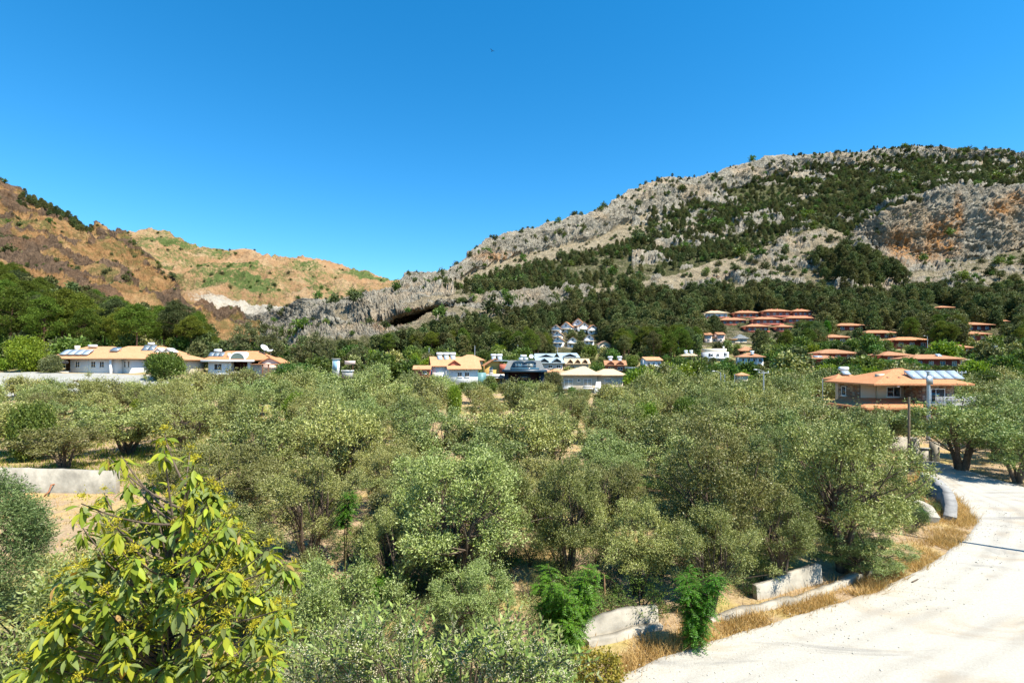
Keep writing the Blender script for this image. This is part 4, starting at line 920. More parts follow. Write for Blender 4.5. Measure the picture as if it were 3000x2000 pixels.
pbox('pier', M_CONCW, g, -.9, -.4, -.3, .2, -.3, 2.0); pbox('pier', M_CONCW, g, .8, 1.3, -.3, .2, -.3, 1.7); pbox('wall_panel', M_CONCW, g, -.4, .8, -.1, .05, -.3, 1.1); pbox('coping', M_CONC, g, -.4, .8, -.16, .11, 1.1, 1.2)
pbox('back_wall', M_CONCW, g, -1.4, 2.2, 3.2, 3.4, -.3, 1.6)
# stick, stake and pipe
so = MB().tube([(*GP(2672, 1712), .1), (*GP(2690, 1705), .13)], [.03, .02], 5).build('fallen_stick', M_BARK); tag(so, 'dark stick lying on the pale gravel road', 'stick')
sx, sy = GP(1770, 1784); so = MB().tube([(sx, sy, -.2), (sx+.02, sy, .6), (sx, sy+.02, 1.25)], [.035, .03, .03], 6).build('wooden_stake', simple('stake_wood', (.3, .17, .09), .9, .1, .2, 8)); tag(so, 'thin brown wooden stake standing in the shade by the low wall', 'stake')
px_ = [GP(130, 1455), GP(150, 1445), GP(185, 1438)]
so = MB().tube([(*px_[0], .05), (px_[0][0]+.3, px_[0][1], .35), (*px_[1], .55), (*px_[2], .6)], .05, 6).build('bent_pipe', simple('rusty_pipe', (.28, .12, .06), .8, .2, .2, 6)); tag(so, 'bent rusty pipe lying in front of the retaining wall', 'pipe')
for k, (a, b) in enumerate((((215, 1110), (245, 1117)), ((225, 1103), (252, 1110)))):
    pa, pb2 = P(*a, 94), P(*b, 92); za, zb = gz(pa.x, pa.y)+.22, gz(pb2.x, pb2.y)+.22
    o = MB().obox(((pa.x+pb2.x)/2, (pa.y+pb2.y)/2, (za+zb)/2), ((pb2.x-pa.x)/2, (pb2.y-pa.y)/2, (zb-za)/2), (0, .12, 0), (0, 0, .08)).build('timber_plank', M_BROWN)
    tag(o, 'dark timber plank lying on the pale yard', 'plank', 'planks on the pale yard')

# ------------------------------------------------------------------ utility poles
def pole(x, ytop, Y, r0, r1, label, kind='plain', mat=M_METAL, name='utility_pole', X=None):
    X = (x-CX)/F*Y; z0 = gz(X, Y)
    if Y > 135: z0 = terrain_z(x, Y)
    zt = ZC+(HZ-ytop)/F*Y; o = empty(name, (X, Y, z0)); tag(o, label, 'pole'); H = zt-z0
    MB().tube([(0, 0, -.5), (0, 0, H*.5), (0, 0, H)], [r0, (r0+r1)/2, r1], 8).build('shaft', mat, o, True)
    if kind in ('cross', 'both'):
        MB().box(-.8, .8, -.05, .05, H-.35, H-.25).build('crossarm', mat, o)
        for q in (-.7, 0, .7): MB().tube([(q, 0, H-.25), (q, 0, H-.1), (q, 0, H)], [.05, .07, .02], 6).build('insulator', M_TRIM, o)
    if kind in ('lamp', 'both'):
        MB().tube([(0, 0, H-.1), (-.6, -.1, H+.15), (-1.2, -.2, H+.2)], .03, 5).build('lamp_arm', mat, o); MB().box(-1.6, -1.15, -.3, -.1, H+.14, H+.26).build('lamp_head', M_TANK, o)
    if kind == 'panel': MB().box(-.35, .35, -.2, -.12, H-1.4, H-.5).build('junction_box', M_METAL, o)
    return o
pole(2720, 1088, 55, .22, .15, 'stout grey steel pole standing before the stone house balcony', 'panel')
pole(2663, 1162, 40.5, .1, .085, 'slim weathered wooden pole in front of the stone house porch', 'plain', M_WOODP)
pole(2237, 1086, 78, .13, .09, 'grey street lamp pole standing alone in the olive grove', 'both', name='lamp_pole')
pole(2111, 1090, 92, .12, .08, 'left one of two close set grey poles with lamp arm', 'lamp', name='lamp_pole')
pole(2123, 1096, 96, .1, .08, 'right one of two close set thin poles', 'plain')
pole(2152, 1096, 104, .1, .08, 'thin grey pole just right of the close set pair', 'plain')
pole(2283, 1100, 110, .09, .07, 'thin grey pole by the dark shrubs right of the lone lamp pole', 'plain')
pole(2410, 1108, 80, .07, .06, 'thin pale pole left of the stone house roof', 'plain')
pole(2914, 1012, 150, .22, .14, 'tall pale pole with crossarm below the dark pines', 'cross')
pole(2952, 1046, 158, .18, .13, 'shorter pale pole beside the tall crossarm pole', 'cross')
pole(2817, 1086, 85, .13, .1, 'grey pole with boxes behind the solar panel row', 'cross')
pole(1257, 1018, 175, .14, .1, 'pale pole at the forest foot above the yellow bush', 'plain')
pole(1391, 1012, 178, .16, .12, 'pale pole behind the gabled house roof', 'plain')
pole(1517, 1010, 190, .13, .1, 'slim pole at the forest foot above the black house', 'plain')
pole(1633, 1016, 185, .14, .1, 'pale green pole below the white cottages', 'plain')
pole(1987, 996, 200, .16, .1, 'pale pole with lamp arm left of the ochre tank house', 'lamp', name='lamp_pole')
pole(2230, 972, 235, .14, .1, 'white pole below the terraced villas', 'plain')
pole(3172, 965, 21.8, .14, .09, 'grey lamp pole just past the road corner casting a thin shadow on the gravel', 'lamp', name='lamp_pole')
pole(2717, 985, 190, .13, .09, 'pale lamp pole in front of the dark red villa', 'lamp', name='lamp_pole')
def cable(a, b, sag, label):
    t = np.linspace(0, 1, 24)[:, None]; p = np.array(a)*(1-t)+np.array(b)*t; p[:, 2] -= sag*4*t[:, 0]*(1-t[:, 0])
    o = MB().tube(p, .018, 4).build('power_cable', M_WIRE); tag(o, label, 'cable')
cable((P(2817,1088,85).x, 85, P(2817,1088,85).z), (110, 96, 6.5), 1.2, 'thin dark cable running right from the pole behind the stone house')
cable((P(2914,1014,150).x, 150, P(2914,1014,150).z-.3), (P(2952,1048,158).x, 158, P(2952,1048,158).z-.3), .8, 'thin dark cable between the tall and the shorter crossarm poles')

# ------------------------------------------------------------------ bird
bp = P(1442, 150, 42); b = empty('bird', bp, .6); b.rotation_euler = (.2, .25, .5); tag(b, 'small dark swift flying high in the blue sky', 'bird')
M_BIRD = simple('dark_feather', (.02, .018, .016), .7, .2, .2, 30)
body = MB().tube([(0, -.10, 0), (0, -.085, 0), (0, -.03, 0), (0, .04, 0), (0, .1, 0), (0, .16, 0)], [.004, .016, .024, .02, .009, .003], 8)
body.add([(-.012, .1, 0), (.012, .1, 0), (.035, .2, .004), (0, .165, 0), (-.035, .2, .004)], [(0, 1, 2, 3, 4)])
for s in (-1, 1):
    body.add([(s*.012, -.05, .008), (s*.09, -.045, .06), (s*.17, .02, .10), (s*.21, .1, .115), (s*.13, .055, .08), (s*.07, .02, .045), (s*.012, .035, .006)], [tuple(range(7))])
body.build('body', M_BIRD, b)
# ------------------------------------------------------------------ plants: generators
def runit(r, n): return unit(r.normal(size=(n, 3)))
def quads(P0, A, W):
    n = len(P0); v = np.stack([P0, P0+A*.45+W, P0+A, P0+A*.45-W], 1).reshape(-1, 3)
    return v, np.arange(4*n).reshape(-1, 4)
def leaf_cloud(r, lobes, n, ln, wd, up=.35, spray=7, inner=.55, center=(0, 0, 3), step=None, droop=0., tuft=0., shoots=0.):
    c = np.array([l[0] for l in lobes], float); R = np.array([np.broadcast_to(l[1], 3) for l in lobes], float)
    w = (R.prod(1))**.67; ns = n//spray; k = r.choice(len(lobes), ns, p=w/w.sum())
    d = runit(r, ns); out = unit(c[k]-np.array(center)+1e-6); dot = (d*out).sum(1)
    d = np.where((dot < -.3)[:, None] & (r.random(ns) < .7)[:, None], -d, d)
    low = (d[:, 2] < -.1) & (r.random(ns) < tuft); d[low, 2] *= -1
    o = c[k]+d*R[k]*(inner+(1-inner)*r.random((ns, 1))**.6)
    sdir = unit(d*.75+np.array([0, 0, up])+.55*r.normal(size=(ns, 3)))
    step = step or ln*.45
    sh = r.random(ns) < shoots; sdir[sh] = unit(out[sh]*.6+np.array([0, 0, .9])+.35*r.normal(size=(int(sh.sum()), 3))); step = np.where(sh, step*2.6, step)[:, None, None]
    q = np.arange(spray)[None, :, None]
    p = o[:, None]+sdir[:, None]*step*q+r.normal(0, ln*.18, (ns, spray, 3)); p[..., 2] -= droop*(q[..., 0]*step[..., 0])**2
    ax = unit(sdir[:, None]*.7+.85*r.normal(size=(ns, spray, 3))*np.array([1, 1, .8]))*(ln*r.uniform(.65, 1.2, (ns, spray, 1)))
    ww = unit(np.cross(ax, r.normal(size=(ns, spray, 3))))*(wd*r.uniform(.7, 1.2, (ns, spray, 1)))
    return quads(p.reshape(-1, 3), ax.reshape(-1, 3), ww.reshape(-1, 3))
def bez(a, b, c, n=6):
    t = np.linspace(0, 1, n)[:, None]; a, b, c = map(np.array, (a, b, c)); return a*(1-t)**2+2*b*t*(1-t)+c*t*t
def olive_proto(seed, n, ln, wd, h=5., R=2.5, stems=4, low=.22, K=36, inner=.3, mat=None, ls=(.08, .18), shoots=.09):
    r = np.random.default_rng(seed); lobes = []; cz = h*(low+1)/2; rz = h*(1-low)/2
    for k in range(K):
        d = runit(r, 1)[0]; t = r.uniform(.25, 1)**.45; d[2] = d[2]*.9+.08
        asym = 1+.3*math.sin(2*math.atan2(d[1], d[0])+seed)
        c = np.array([0, 0, cz])+d*t*np.array([R*.74*asym, R*.74/asym, rz*.80]); c[2] += .2*r.normal()
        c[:2] *= 1+.12*r.normal(); s = r.uniform(*ls)*R*(1.1-.2*t); lobes.append((c, (s, s, s*r.uniform(.75, 1.05))))
    cv, cf = leaf_cloud(r, lobes, n, ln, wd, .55, 7, inner, (0, 0, cz), None, 0., .75, shoots)
    crown = MB().add(cv, cf).mesh('crown', mat or M_OLIVE)
    tr = MB(); ends = []
    for s in range(stems):
        a = 6.283*s/stems+r.uniform(-.5, .5); lean = r.uniform(.25, .55)*R*.75 if stems > 1 else .15
        e = np.array([math.cos(a)*lean, math.sin(a)*lean, h*r.uniform(.42, .6)]); b0 = np.array([math.cos(a)*.1, math.sin(a)*.1, -.2])
        m = (b0+e)/2+np.array([math.cos(a)*-.12, math.sin(a)*-.12, .25])+.12*r.normal(size=3)
        pts = bez(b0, m, e, 7); pts[1:-1] += r.normal(0, .03, (5, 3)); tr.tube(pts, np.linspace(.13 if stems > 2 else .2, .045, 7), 6); ends.append(pts)
    for c, s in lobes:
        st = min(ends, key=lambda q: np.linalg.norm(q[-1]-c)); p0 = st[r.integers(3, 7)]
        tr.tube(bez(p0, (p0+c)/2+.15*r.normal(size=3), c+(c-p0)*.15, 5), np.linspace(.035, .01, 5), 4)
    return tr.mesh('trunk', M_BARK, True), crown
def pine_proto(seed, n, ln, wd, h=10., R=2.9, low=.32, K=26, mat=None, flat=.6, sides=6, branches=True):
    r = np.random.default_rng(seed); lobes = []; tr = MB()
    bend = r.normal(0, .35, 2); tp = np.array([(bend[0]*t*t, bend[1]*t*t, -.6+(h*.93+.6)*t) for t in np.linspace(0, 1, 7)])
    tr.tube(tp, np.linspace(.02*h+.03, .03, 7), sides)
    for k in range(K):
        t = (k+.5)/K; z = h*(low+(1-low)*t**.9); prof = math.sin(math.pi*min(1, .22+.72*t))**.75
        a = k*2.4+r.uniform(-.5, .5); rad = R*prof*r.uniform(.25, .85)
        c = np.array([math.cos(a)*rad+bend[0]*t*t, math.sin(a)*rad+bend[1]*t*t, z-r.uniform(0, .05)*h]); s = R*r.uniform(.26, .42)*(.55+.45*prof)
        lobes.append((c, (s, s, s*flat)))
        if branches: tr.tube(np.array([tp[min(6, int(t*5+1))]*np.array([1, 1, 0])+np.array([0, 0, c[2]-.35*rad]), c]), [.06, .02], 4)
    lobes.append((np.array([bend[0], bend[1], h*.95]), (R*.3, R*.3, R*.3)))
    cv, cf = leaf_cloud(r, lobes, n, ln, wd, .5, 5, .45, (0, 0, h*.6), ln*.3)
    return tr.mesh('trunk', M_BARKP, True), MB().add(cv, cf).mesh('crown', mat or M_PINE)
def bush_proto(seed, n, ln, wd, h=2., R=1.3, K=16, mat=None, stem=.25):
    r = np.random.default_rng(seed); lobes = []
    for k in range(K):
        d = runit(r, 1)[0]; c = np.array([0, 0, h*.52])+d*np.array([R*.62, R*.62, h*.33])*r.uniform(.4, 1)**.5; s = R*r.uniform(.24, .42); lobes.append((c, (s, s, s*.9)))
    cv, cf = leaf_cloud(r, lobes, n, ln, wd, .35, 6, .5, (0, 0, h*.4)); cv[:, 2] = np.maximum(cv[:, 2], .02)
    tr = MB()
    for k in range(4):
        a = 1.6*k+r.uniform(0, 1); tr.tube(bez((0, 0, -.3), (.1*math.cos(a), .1*math.sin(a), h*.3), (R*.4*math.cos(a), R*.4*math.sin(a), h*.6), 4), [.05*h/2, .04*h/2, .03*h/2, .012], 4)
    return tr.mesh('stem', M_BARK), MB().add(cv, cf).mesh('foliage', mat or M_BUSH)

def plant(name, protos, loc, rz, sc, label, cat, group=None, parts=('trunk', 'crown')):
    o = empty(name, loc, rz, sc); tag(o, label, cat, group)
    for nm, me in zip(parts, protos):
        if me is not None: link(bpy.data.objects.new(nm, me), o)
    return o
def hidden(X, Y, z, h, w):
    """would a plant here hide a house of the photograph?"""
    xp = CX+F*X/Y; hw = w/2*F/Y; yt = HZ-(z+h-ZC)/Y*F
    for x0, x1, a, b, hy in HB:
        if Y < hy+4 and xp+hw*.75 > x0 and xp-hw*.75 < x1 and yt < b-.22*(b-a) and HZ-(z-ZC)/Y*F > a: return True
        if abs(Y-hy-3) < 7 and xp+hw*.3 > x0 and xp-hw*.3 < x1: return True
    return False
STONE_HOUSE = lambda X, Y, m=0: 39.5-m < X < 56+m and 57-m < Y < 78+m

OL_NEAR = [olive_proto(200+k, n, .085, .0165, stems=st, low=lw, K=kk) for k, (n, st, lw, kk) in enumerate(((50000, 5, .04, 90), (45000, 4, .08, 78), (53000, 6, .02, 100), (43000, 4, .10, 72)))]
OL_MID = [olive_proto(300+k, 17000, .14, .03, stems=3+k % 3, low=.10+.04*(k % 3), K=60) for k in range(4)]
OL_FAR = [olive_proto(400+k, 5600, .25, .062, stems=3, low=.10, K=54, ls=(.11, .22)) for k in range(4)]
PN_NEAR = [pine_proto(500+k, 13000, .30, .055, h=12., R=3.3, low=.46+.06*(k % 3), K=34, mat=M_PINEL if k != 1 else M_PINE, flat=.42) for k in range(4)]
PN_FAR = [pine_proto(520+k, 2000, .70, .2, h=10., R=3.1, low=.18+.05*(k % 3), K=20, sides=5, branches=False) for k in range(4)]
BU = [bush_proto(600+k, 2600, .30, .10, mat=m) for k, m in enumerate((M_BUSH, M_BUSH, M_SCRUB, M_LIME, M_GUM, M_OLIVE))]
BU_NEAR = [bush_proto(640+k, 12000, .12, .036, K=26, mat=m) for k, m in enumerate((M_BUSH, M_BUSH, M_SCRUB, M_LIME, M_GUM, M_OLIVE))]
BU_FAR = [bush_proto(620+k, 420, .55, .2, mat=m) for k, m in enumerate((M_SCRUB, M_SCRUB, M_BUSH))]

# ------------------------------------------------------------------ olive grove
OLIVES = []      # X, Y of every olive
def olive(X, Y, h, w, label=None, group='olive trees of the grove', proto=None, rz=None, z=None):
    pr = OL_NEAR if Y < 31 else (OL_MID if Y < 66 else OL_FAR)
    pr = pr[proto if proto is not None else int(rng.integers(4))]
    z = gz(X, Y) if z is None else z
    OLIVES.append((X, Y))
    return plant('olive_tree', pr, (X, Y, z-.05), rng.uniform(0, 6.28) if rz is None else rz, (w/5.2*rng.uniform(.88, 1.12), w/5.2*rng.uniform(.88, 1.12), h/5.05),
                 label or 'full crowned grey green olive tree in the middle of the open grove', 'olive tree', group)
def olive_px(x, yt, yb, w, label=None, proto=None, rz=None, grp=None):
    X, Y = GP(x, yb); h = (yb-yt)/F*Y; return olive(X, Y, h*1.07, w/F*Y*1.12, label, grp, proto, rz)
for a in [(2470, 1212, 1672, 440, 'largest broad olive tree at the inside of the road bend', 2),
          (2085, 1245, 1712, 400, 'tall bushy olive tree left of the largest one by the road', 0),
          (2075, 1500, 1792, 320, 'low dense olive tree hanging over the ditch between the two pale wall panels', 3),
          (2290, 1440, 1716, 230, 'slim olive tree between two big ones just behind the leaning wall panel', 1),
          (2530, 1560, 1690, 250, 'small olive bush on the dry verge under the largest olive tree', 2),
          (1660, 1345, 1702, 270, 'olive tree whose bare stems fan out from the ground behind the feathery bush', 0),
          (1345, 1290, 1742, 430, 'wide olive tree with dark leaning trunk in the middle of the grove', 2),
          (1150, 1480, 1790, 250, 'olive tree right behind the dark green leafy shrub', 1),
          (900, 1350, 1650, 330, 'rounded olive tree left of the bright sapling', 3),
          (650, 1470, 1800, 330, 'olive tree behind the right side of the big leaved tree', 0),
          (850, 1620, 1905, 270, 'low olive tree below the bright sapling near the flowering sprigs', 2),
          (1385, 1640, 1905, 300, 'low olive tree right behind the flowering olive sprigs', 1),
          (1870, 1480, 1740, 260, 'olive tree casting dark shade beside the wooden stake', 3),
          (1000, 1180, 1452, 270, None, 1), (740, 1190, 1470, 290, None, 0), (1530, 1190, 1420, 290, None, 2), (1270, 1200, 1392, 230, None, 3), (1790, 1272, 1430, 220, None, 1),
          (1950, 1218, 1415, 260, None, 0), (2160, 1190, 1368, 250, None, 2), (2340, 1172, 1340, 250, None, 3), (1150, 1300, 1500, 230, None, 2), (560, 1290, 1520, 240, None, 1), (1440, 1260, 1470, 220, None, 0), (1780, 1350, 1580, 240, None, 2),
          (2560, 1190, 1340, 200, None, 1),
          (2815, 1170, 1378, 265, 'dark olive tree beyond the road beside the pale gate wall', 2), (2985, 1225, 1415, 220, 'olive tree with bare forked trunk on the far side of the road', 1), (2920, 1160, 1350, 240, None, 0), (3090, 1190, 1400, 260, None, 2),
          (368, 1190, 1332, 250, 'olive tree with two dark leaning trunks above the retaining wall', 1), (60, 1180, 1330, 220, None, 0), (190, 1240, 1376, 210, 'shaggy pale olive tree just above the retaining wall', 2), (545, 1175, 1335, 220, None, 3), (480, 1330, 1440, 150, None, 0)]:
    olive_px(*a[:5], proto=a[5], rz=1.25 if a[0] in (2470, 2530) else None, grp='olive trees of the grove' if a[4] is None else None)
olive(-6.5, 7.9, 5.7, 4.4, 'big dense olive tree at the left foot of the big leaved tree', None, 0, 1.)
olive(-4.1, 11.2, 4.5, 3.8, 'olive tree hidden behind the big leaved tree trunk', None, 2, 2.)
olive(-10.9, 12.6, 3.9, 4.6, 'olive tree behind the bluish feathery tree', None, 3, .5)
nn0 = len(OLIVES)
for yv in np.arange(17.5, 42, 4.6):
    for xv in np.arange(-.85*yv, .95*yv, 4.7):
        X = xv+rng.uniform(-1, 1); Y = yv+rng.uniform(-1, 1)
        if on_road([X], [Y], 3.0)[0] or (X < -13 and Y > 18 and X/Y < -.62) or (X < -17 and Y > 29) or X/Y > .72 or rng.random() < .12: continue
        if min((X-a)**2+(Y-b)**2 for a, b in OLIVES) < 3.0**2: continue
        olive(X, Y, rng.uniform(3.3, 5.0), rng.uniform(4.4, 6.2), 'middling olive tree filling a gap between the big ones of the near grove')
print('gap olives', len(OLIVES)-nn0)
FRONT = [(270, 'white house'), (675, 'arched dormer villa'), (985, 'electricity kiosk'), (1335, 'gabled house'), (1537, 'black house'), (1735, 'beige bungalow'), (2000, 'ochre tank house'), (2200, 'pale blue house')]
yv = 40.
while yv < 104:
    xv = -1.12*yv-6
    while xv < 1.12*yv+8:
        X = xv+rng.uniform(-1.1, 1.1); Y = yv+rng.uniform(-1.3, 1.3); xv += 6.1
        if Y < 46 and X < -19: continue
        if on_road([X], [Y], 2.6)[0] or STONE_HOUSE(X, Y, 2): continue
        if min((X-a)**2+(Y-b)**2 for a, b in OLIVES) < 4.3**2: continue
        if -101 < X < -57 and 82 < Y < 104: continue
        if rng.random() < (.2 if Y < 78 else .1): continue
        h = rng.uniform(4.4, 6.1); w = rng.uniform(4.5, 6.2); z = gz(X, Y)
        if X < -50 and Y > 68: h *= .72
        if hidden(X, Y, z, h, w):
            h *= .68; w *= .8
            if hidden(X, Y, z, h, w): continue
        xp = CX+F*X/Y; row = 'just below' if Y > 80 else 'well below' if Y > 60 else 'far below'
        if xp > 2740 and Y < 75: lab = 'grey green olive tree in the orchard beyond the gravel road'
        elif xp > 2380: lab = 'grey green olive tree crowding round the stone house'
        else: lab = 'grey green olive tree %s the %s' % (row, min(FRONT, key=lambda q: abs(q[0]-xp))[1])
        olive(X, Y, h, w, lab)
    yv += 5.9
print('olives', len(OLIVES))

# ------------------------------------------------------------------ shrubs and garden trees
def bush(X, Y, h, w, k, label, group=None, name='shrub', cat='shrub', z=None):
    return plant(name, (BU_NEAR if Y < 100 or (name == 'shrub' and Y < 150) else BU)[k], (X, Y, (gz(X, Y) if z is None else z)-.05), rng.uniform(0, 6.28), (w/2.6, w/2.6, h/2.05), label, cat, group, ('stem', 'foliage'))
def bush_px(x, yt, Y, w, k, label, **kw):
    X = (x-CX)/F*Y; z = gz(X, Y); h = ZC+(HZ-yt)/F*Y-z; return bush(X, Y, h, w/F*Y, k, label, **kw)
for a in ((420, 1165, 62, 90, 3, 'fresh lime shrub among the olives below the orange roofed house'), (700, 1140, 70, 75, 3, 'fresh lime shrub below the arched dormer villa'), (1120, 1150, 66, 60, 0, 'mid green shrub below the garden shelter'), (250, 1150, 66, 70, 3, 'lime shrub among the olives below the white house'),
          (885, 1150, 60, 105, 3, 'bright lime green shrub in the grass left of the middle of the grove'), (1330, 1128, 70, 55, 3, 'small bright lime shrub below the gabled house'), (1888, 1180, 52, 90, 3, 'yellow green shrub beside another in the right half of the grove'),
          (2010, 1162, 58, 85, 0, 'mid green rounded shrub next to the yellow green shrub'), (1185, 1135, 74, 55, 3, 'lime shrub below the brown hut'), (95, 1180, 44, 130, 0, 'dark green tree like shrub at the left end of the grove'),
          (485, 1030, 97, 112, 0, 'big dark green rounded tree in front of the orange roofed house'), (85, 985, 104, 120, 3, 'yellowish tree left of the white house'), (150, 1040, 101, 60, 4, 'olive brown bush against the porch of the white house'),
          (860, 1062, 92, 130, 0, 'wide dark green bush right of the arched dormer villa'), (1130, 1038, 128, 60, 3, 'yellow flowering bush left of the hut'), (1215, 1040, 124, 40, 3, 'small yellowish bush above the hut'),
          (1625, 1090, 104, 60, 4, 'dense bush between the black house and the beige bungalow'), (2450, 1050, 150, 60, 0, 'dark bush below the red annexe'), (2700, 1068, 148, 70, 0, 'green hedge bush below the arched window villa'), (2790, 1072, 146, 60, 0, 'green hedge bush below the porch of the arched window villa'),
          (2620, 1056, 150, 90, 0, 'broad bright bush left of the hedge below the red villas'), (2310, 1046, 160, 70, 0, 'rounded bush right of the pale blue house'), (2345, 1040, 140, 60, 2, 'dark rounded bush beside the red annexe')):
    bush_px(*a[:5], a[5], cat='tree' if 'tree' in a[5].split(' in ')[0].split(' left')[0] else 'shrub')
GUM = [olive_proto(700+k, 6000, .34, .085, h=11., R=3., stems=2, low=.16, K=40, mat=M_GUM) for k in range(2)]
def gum(x, yt, Y, w, label, k=0):
    X = (x-CX)/F*Y; z = gz(X, Y); h = ZC+(HZ-yt)/F*Y-z; plant('gum_tree', GUM[k], (X, Y, z-.1), rng.uniform(0, 6), (w/F*Y/6.3, w/F*Y/6.3, h/11.), label, 'gum tree')
gum(725, 940, 122, 90, 'brownish gum tree with thin top behind the arched dormer villa'); gum(800, 968, 118, 90, 'broad olive green gum tree right of the thin topped one', 1)
gum(925, 968, 128, 80, 'tall brown green gum tree left of the electricity kiosk'); gum(955, 985, 122, 60, 'yellow green gum tree crowding the tall brown one', 1); gum(1055, 1010, 135, 70, 'small gum tree behind the garden shelter')
gum(880, 1005, 128, 60, 'dusty gum tree between the taller gums', 1); gum(690, 985, 130, 60, 'dull green gum tree above the solar panels of the villa', 1)
# random gardens between the houses
gard = []
for _ in range(5200):
    u = rng.uniform(-1.1, 1.1); Y = math.sqrt(rng.uniform(96**2, 215**2)); X = u*Y
    if Y < 104 and rng.random() < .5: continue
    if -104 < X < -55 and 80 < Y < 112: continue
    if any((X-a)**2+(Y-b)**2 < (2.6+.012*Y)**2 for a, b, *_ in gard): continue
    big = rng.random() < .35; h = rng.uniform(3.5, 6) if big else rng.uniform(1.6, 3.2); w = h*rng.uniform(.85, 1.25); z = gz(X, Y)
    if hidden(X, Y, z, h, w):
        h, w, big = 1.5, 2.0, False
        if hidden(X, Y, z, h, w): continue
    gard.append((X, Y, z, h, w, big))
    if len(gard) > 900: break
gard.sort(key=lambda g: -g[3]/g[1]); GL = [t+' garden shrub near the %s' for t in ('leafy mid green', 'leafy mid green', 'dark scrubby', 'bright yellow green', 'dusty brown green', 'silvery olive like')]
g_rest = []
for i, (X, Y, z, h, w, big) in enumerate(gard):
    k = int(rng.choice(6, p=[.27, .23, .2, .06, .06, .18]))
    if i < 290: bush(X, Y, h, w, k, GL[k] % min(HN, key=lambda q: (q[0]-X)**2+(q[1]-Y)**2)[2], 'garden shrubs between the houses', 'garden_shrub', z=z)
    else: g_rest.append((X, Y, z, h, w, k))

# ------------------------------------------------------------------ pines and scrub on the slopes
pines, scrub = [], []
for _ in range(2600):      # wood on the left
    x = rng.uniform(-420, 610); Y = rng.uniform(128, 235); X = (x-CX)/F*Y
    lim = np.interp(x, [-400, 0, 200, 400, 610], [235, 232, 225, 205, 185])
    if Y > lim or (Y < 142 and x > 420): continue
    if any((X-a)**2+(Y-b)**2 < 6.8**2 for a, b, *_ in pines): continue
    z = gz(X, Y); h = rng.uniform(13, 18.5)*np.interp(x, [0, 330, 420, 560, 610], [1, .9, .75, .85, .7])
    if hidden(X, Y, z, h, h*.5): continue
    pines.append((X, Y, z, h, 1))
for x, yt, Y in ((520, 885, 140), (560, 930, 138), (480, 905, 150), (590, 965, 140), (440, 915, 155)):
    X = (x-CX)/F*Y; z = gz(X, Y); pines.append((X, Y, z, ZC+(HZ-yt)/F*Y-z, 1))
nl = len(pines)
areaR = np.linalg.norm(np.cross(np.gradient(ptsR, axis=1), np.gradient(ptsR, axis=0)), axis=-1)
xpR = CX+F*ptsR[..., 0]/ptsR[..., 1]; ypR = HZ-(ptsR[..., 2]-ZC)/ptsR[..., 1]*F
vn = fbm(ptsR, 48, 3, 131); vn2 = fbm(ptsR, 18, 2, 141)
den = np.zeros_like(areaR)
edge = 1+.75*sstep(-.1, .4, fbm(ptsR, 70, 3, 171))*(XX > 1500)
den += ((SG >= 0) & (SG < edge))*np.where(XX > 830, 1/32., 1/120.)*(.75+.9*np.clip(vn+.35, 0, 1))
near_top = (SG >= 1) & (SG < 2)
den += near_top*np.where(XX > 1450, 1/95., 1/300.)*(.2+2.8*sstep(-.05, .35, vn))
den += near_top*(XX > 1450)/120.
den += ((SG >= 5) & (SG < 7.1) & (XX > 1900))*(1-.6*bare)/75.
den += ((SG >= 2) & (SG < 5))*np.where((XX > 1330) & (XX < 2490), 1/110., 1/700.)*(.3+2*sstep(0, .35, vn))
den += ((SG >= 5) & (SG < 6))*np.where((XX > 1290) & (XX < 2000), 1/34., np.where(XX >= 2000, 1/27., 1/260.))*(1-.85*bare)*(.12+1.6*sstep(-.25, .25, vn+.6*vn2))
den += ((SG >= 6) & (SG < 7))*np.where(XX > 1900, 1/30., np.where(XX > 1500, 1/200., 1/400.))*(1-.85*bare)*(.15+1.5*sstep(-.25, .25, vn+.6*vn2))
den += ((SG >= 7) & (SG < 7.97))*np.where(XX > 2430, 1/60., 1/330.)*(.3+1.4*sstep(-.2, .3, vn))
den += ((SG >= 7.8) & (SG < 8.05))*(1/500.+sstep(.15, .45, vn2)/110.)
cliff_r = (XX > 2540) & (SG > 1.9) & (SG < 5.); den = np.where(cliff_r, den*.35, den); den = np.where((XX > 2520) & near_top, den*.45, den)
den = np.where((XX < 1330) & (SG > 2) & (SG < 5.5), 1/900., den); den = np.where(XX < 830, den*.5, den); den[SG > 8.05] = 0
pr = (den*areaR); tot = pr.sum(); npick = int(tot); idx = rng.choice(pr.size, npick, p=(pr/tot).ravel())
def too_high(x, Y, z, h, sg):
    return sg < 1.4 and x < 1750 and HZ-(z+h-ZC)/Y*F < np.interp(x, [830, 950, 1072, 1200, 1300, 1400, 1600, 1800, 2000], [1018, 1004, 994, 962, 932, 912, 882, 868, 850])
for q in idx:
    i, j = divmod(int(q), pr.shape[1]); X, Y, z = ptsR[i, j]; sg = SG[i, j]; x = XX[i, j]
    X += rng.uniform(-.8, .8); g0 = gz(X, Y) if Y < 415 else -99; z = max(z, g0)-.3
    dense = (sg < edge[i, j]+.05) or (5 <= sg < 6 and x > 1290) or (sg >= 6 and x > 1900)
    if dense and rng.random() < (.93 if sg < 1.8 else .5):
        h = rng.uniform(7, 12) if sg < 1.9 else (rng.uniform(4, 8.5) if sg < 7.7 else rng.uniform(3, 5.5))
        if hidden(X, Y, z, h, h*.55) or too_high(x, Y, z, h, sg): continue
        pines.append((X, Y, z, h, 0))
    else:
        h = 1.1*np.exp(rng.normal(.55, .45))*(1.1 if sg > 5 else 1.); w = h*rng.uniform(1., 1.5)
        if hidden(X, Y, z, h, w): continue
        scrub.append((X, Y, z, h, w))
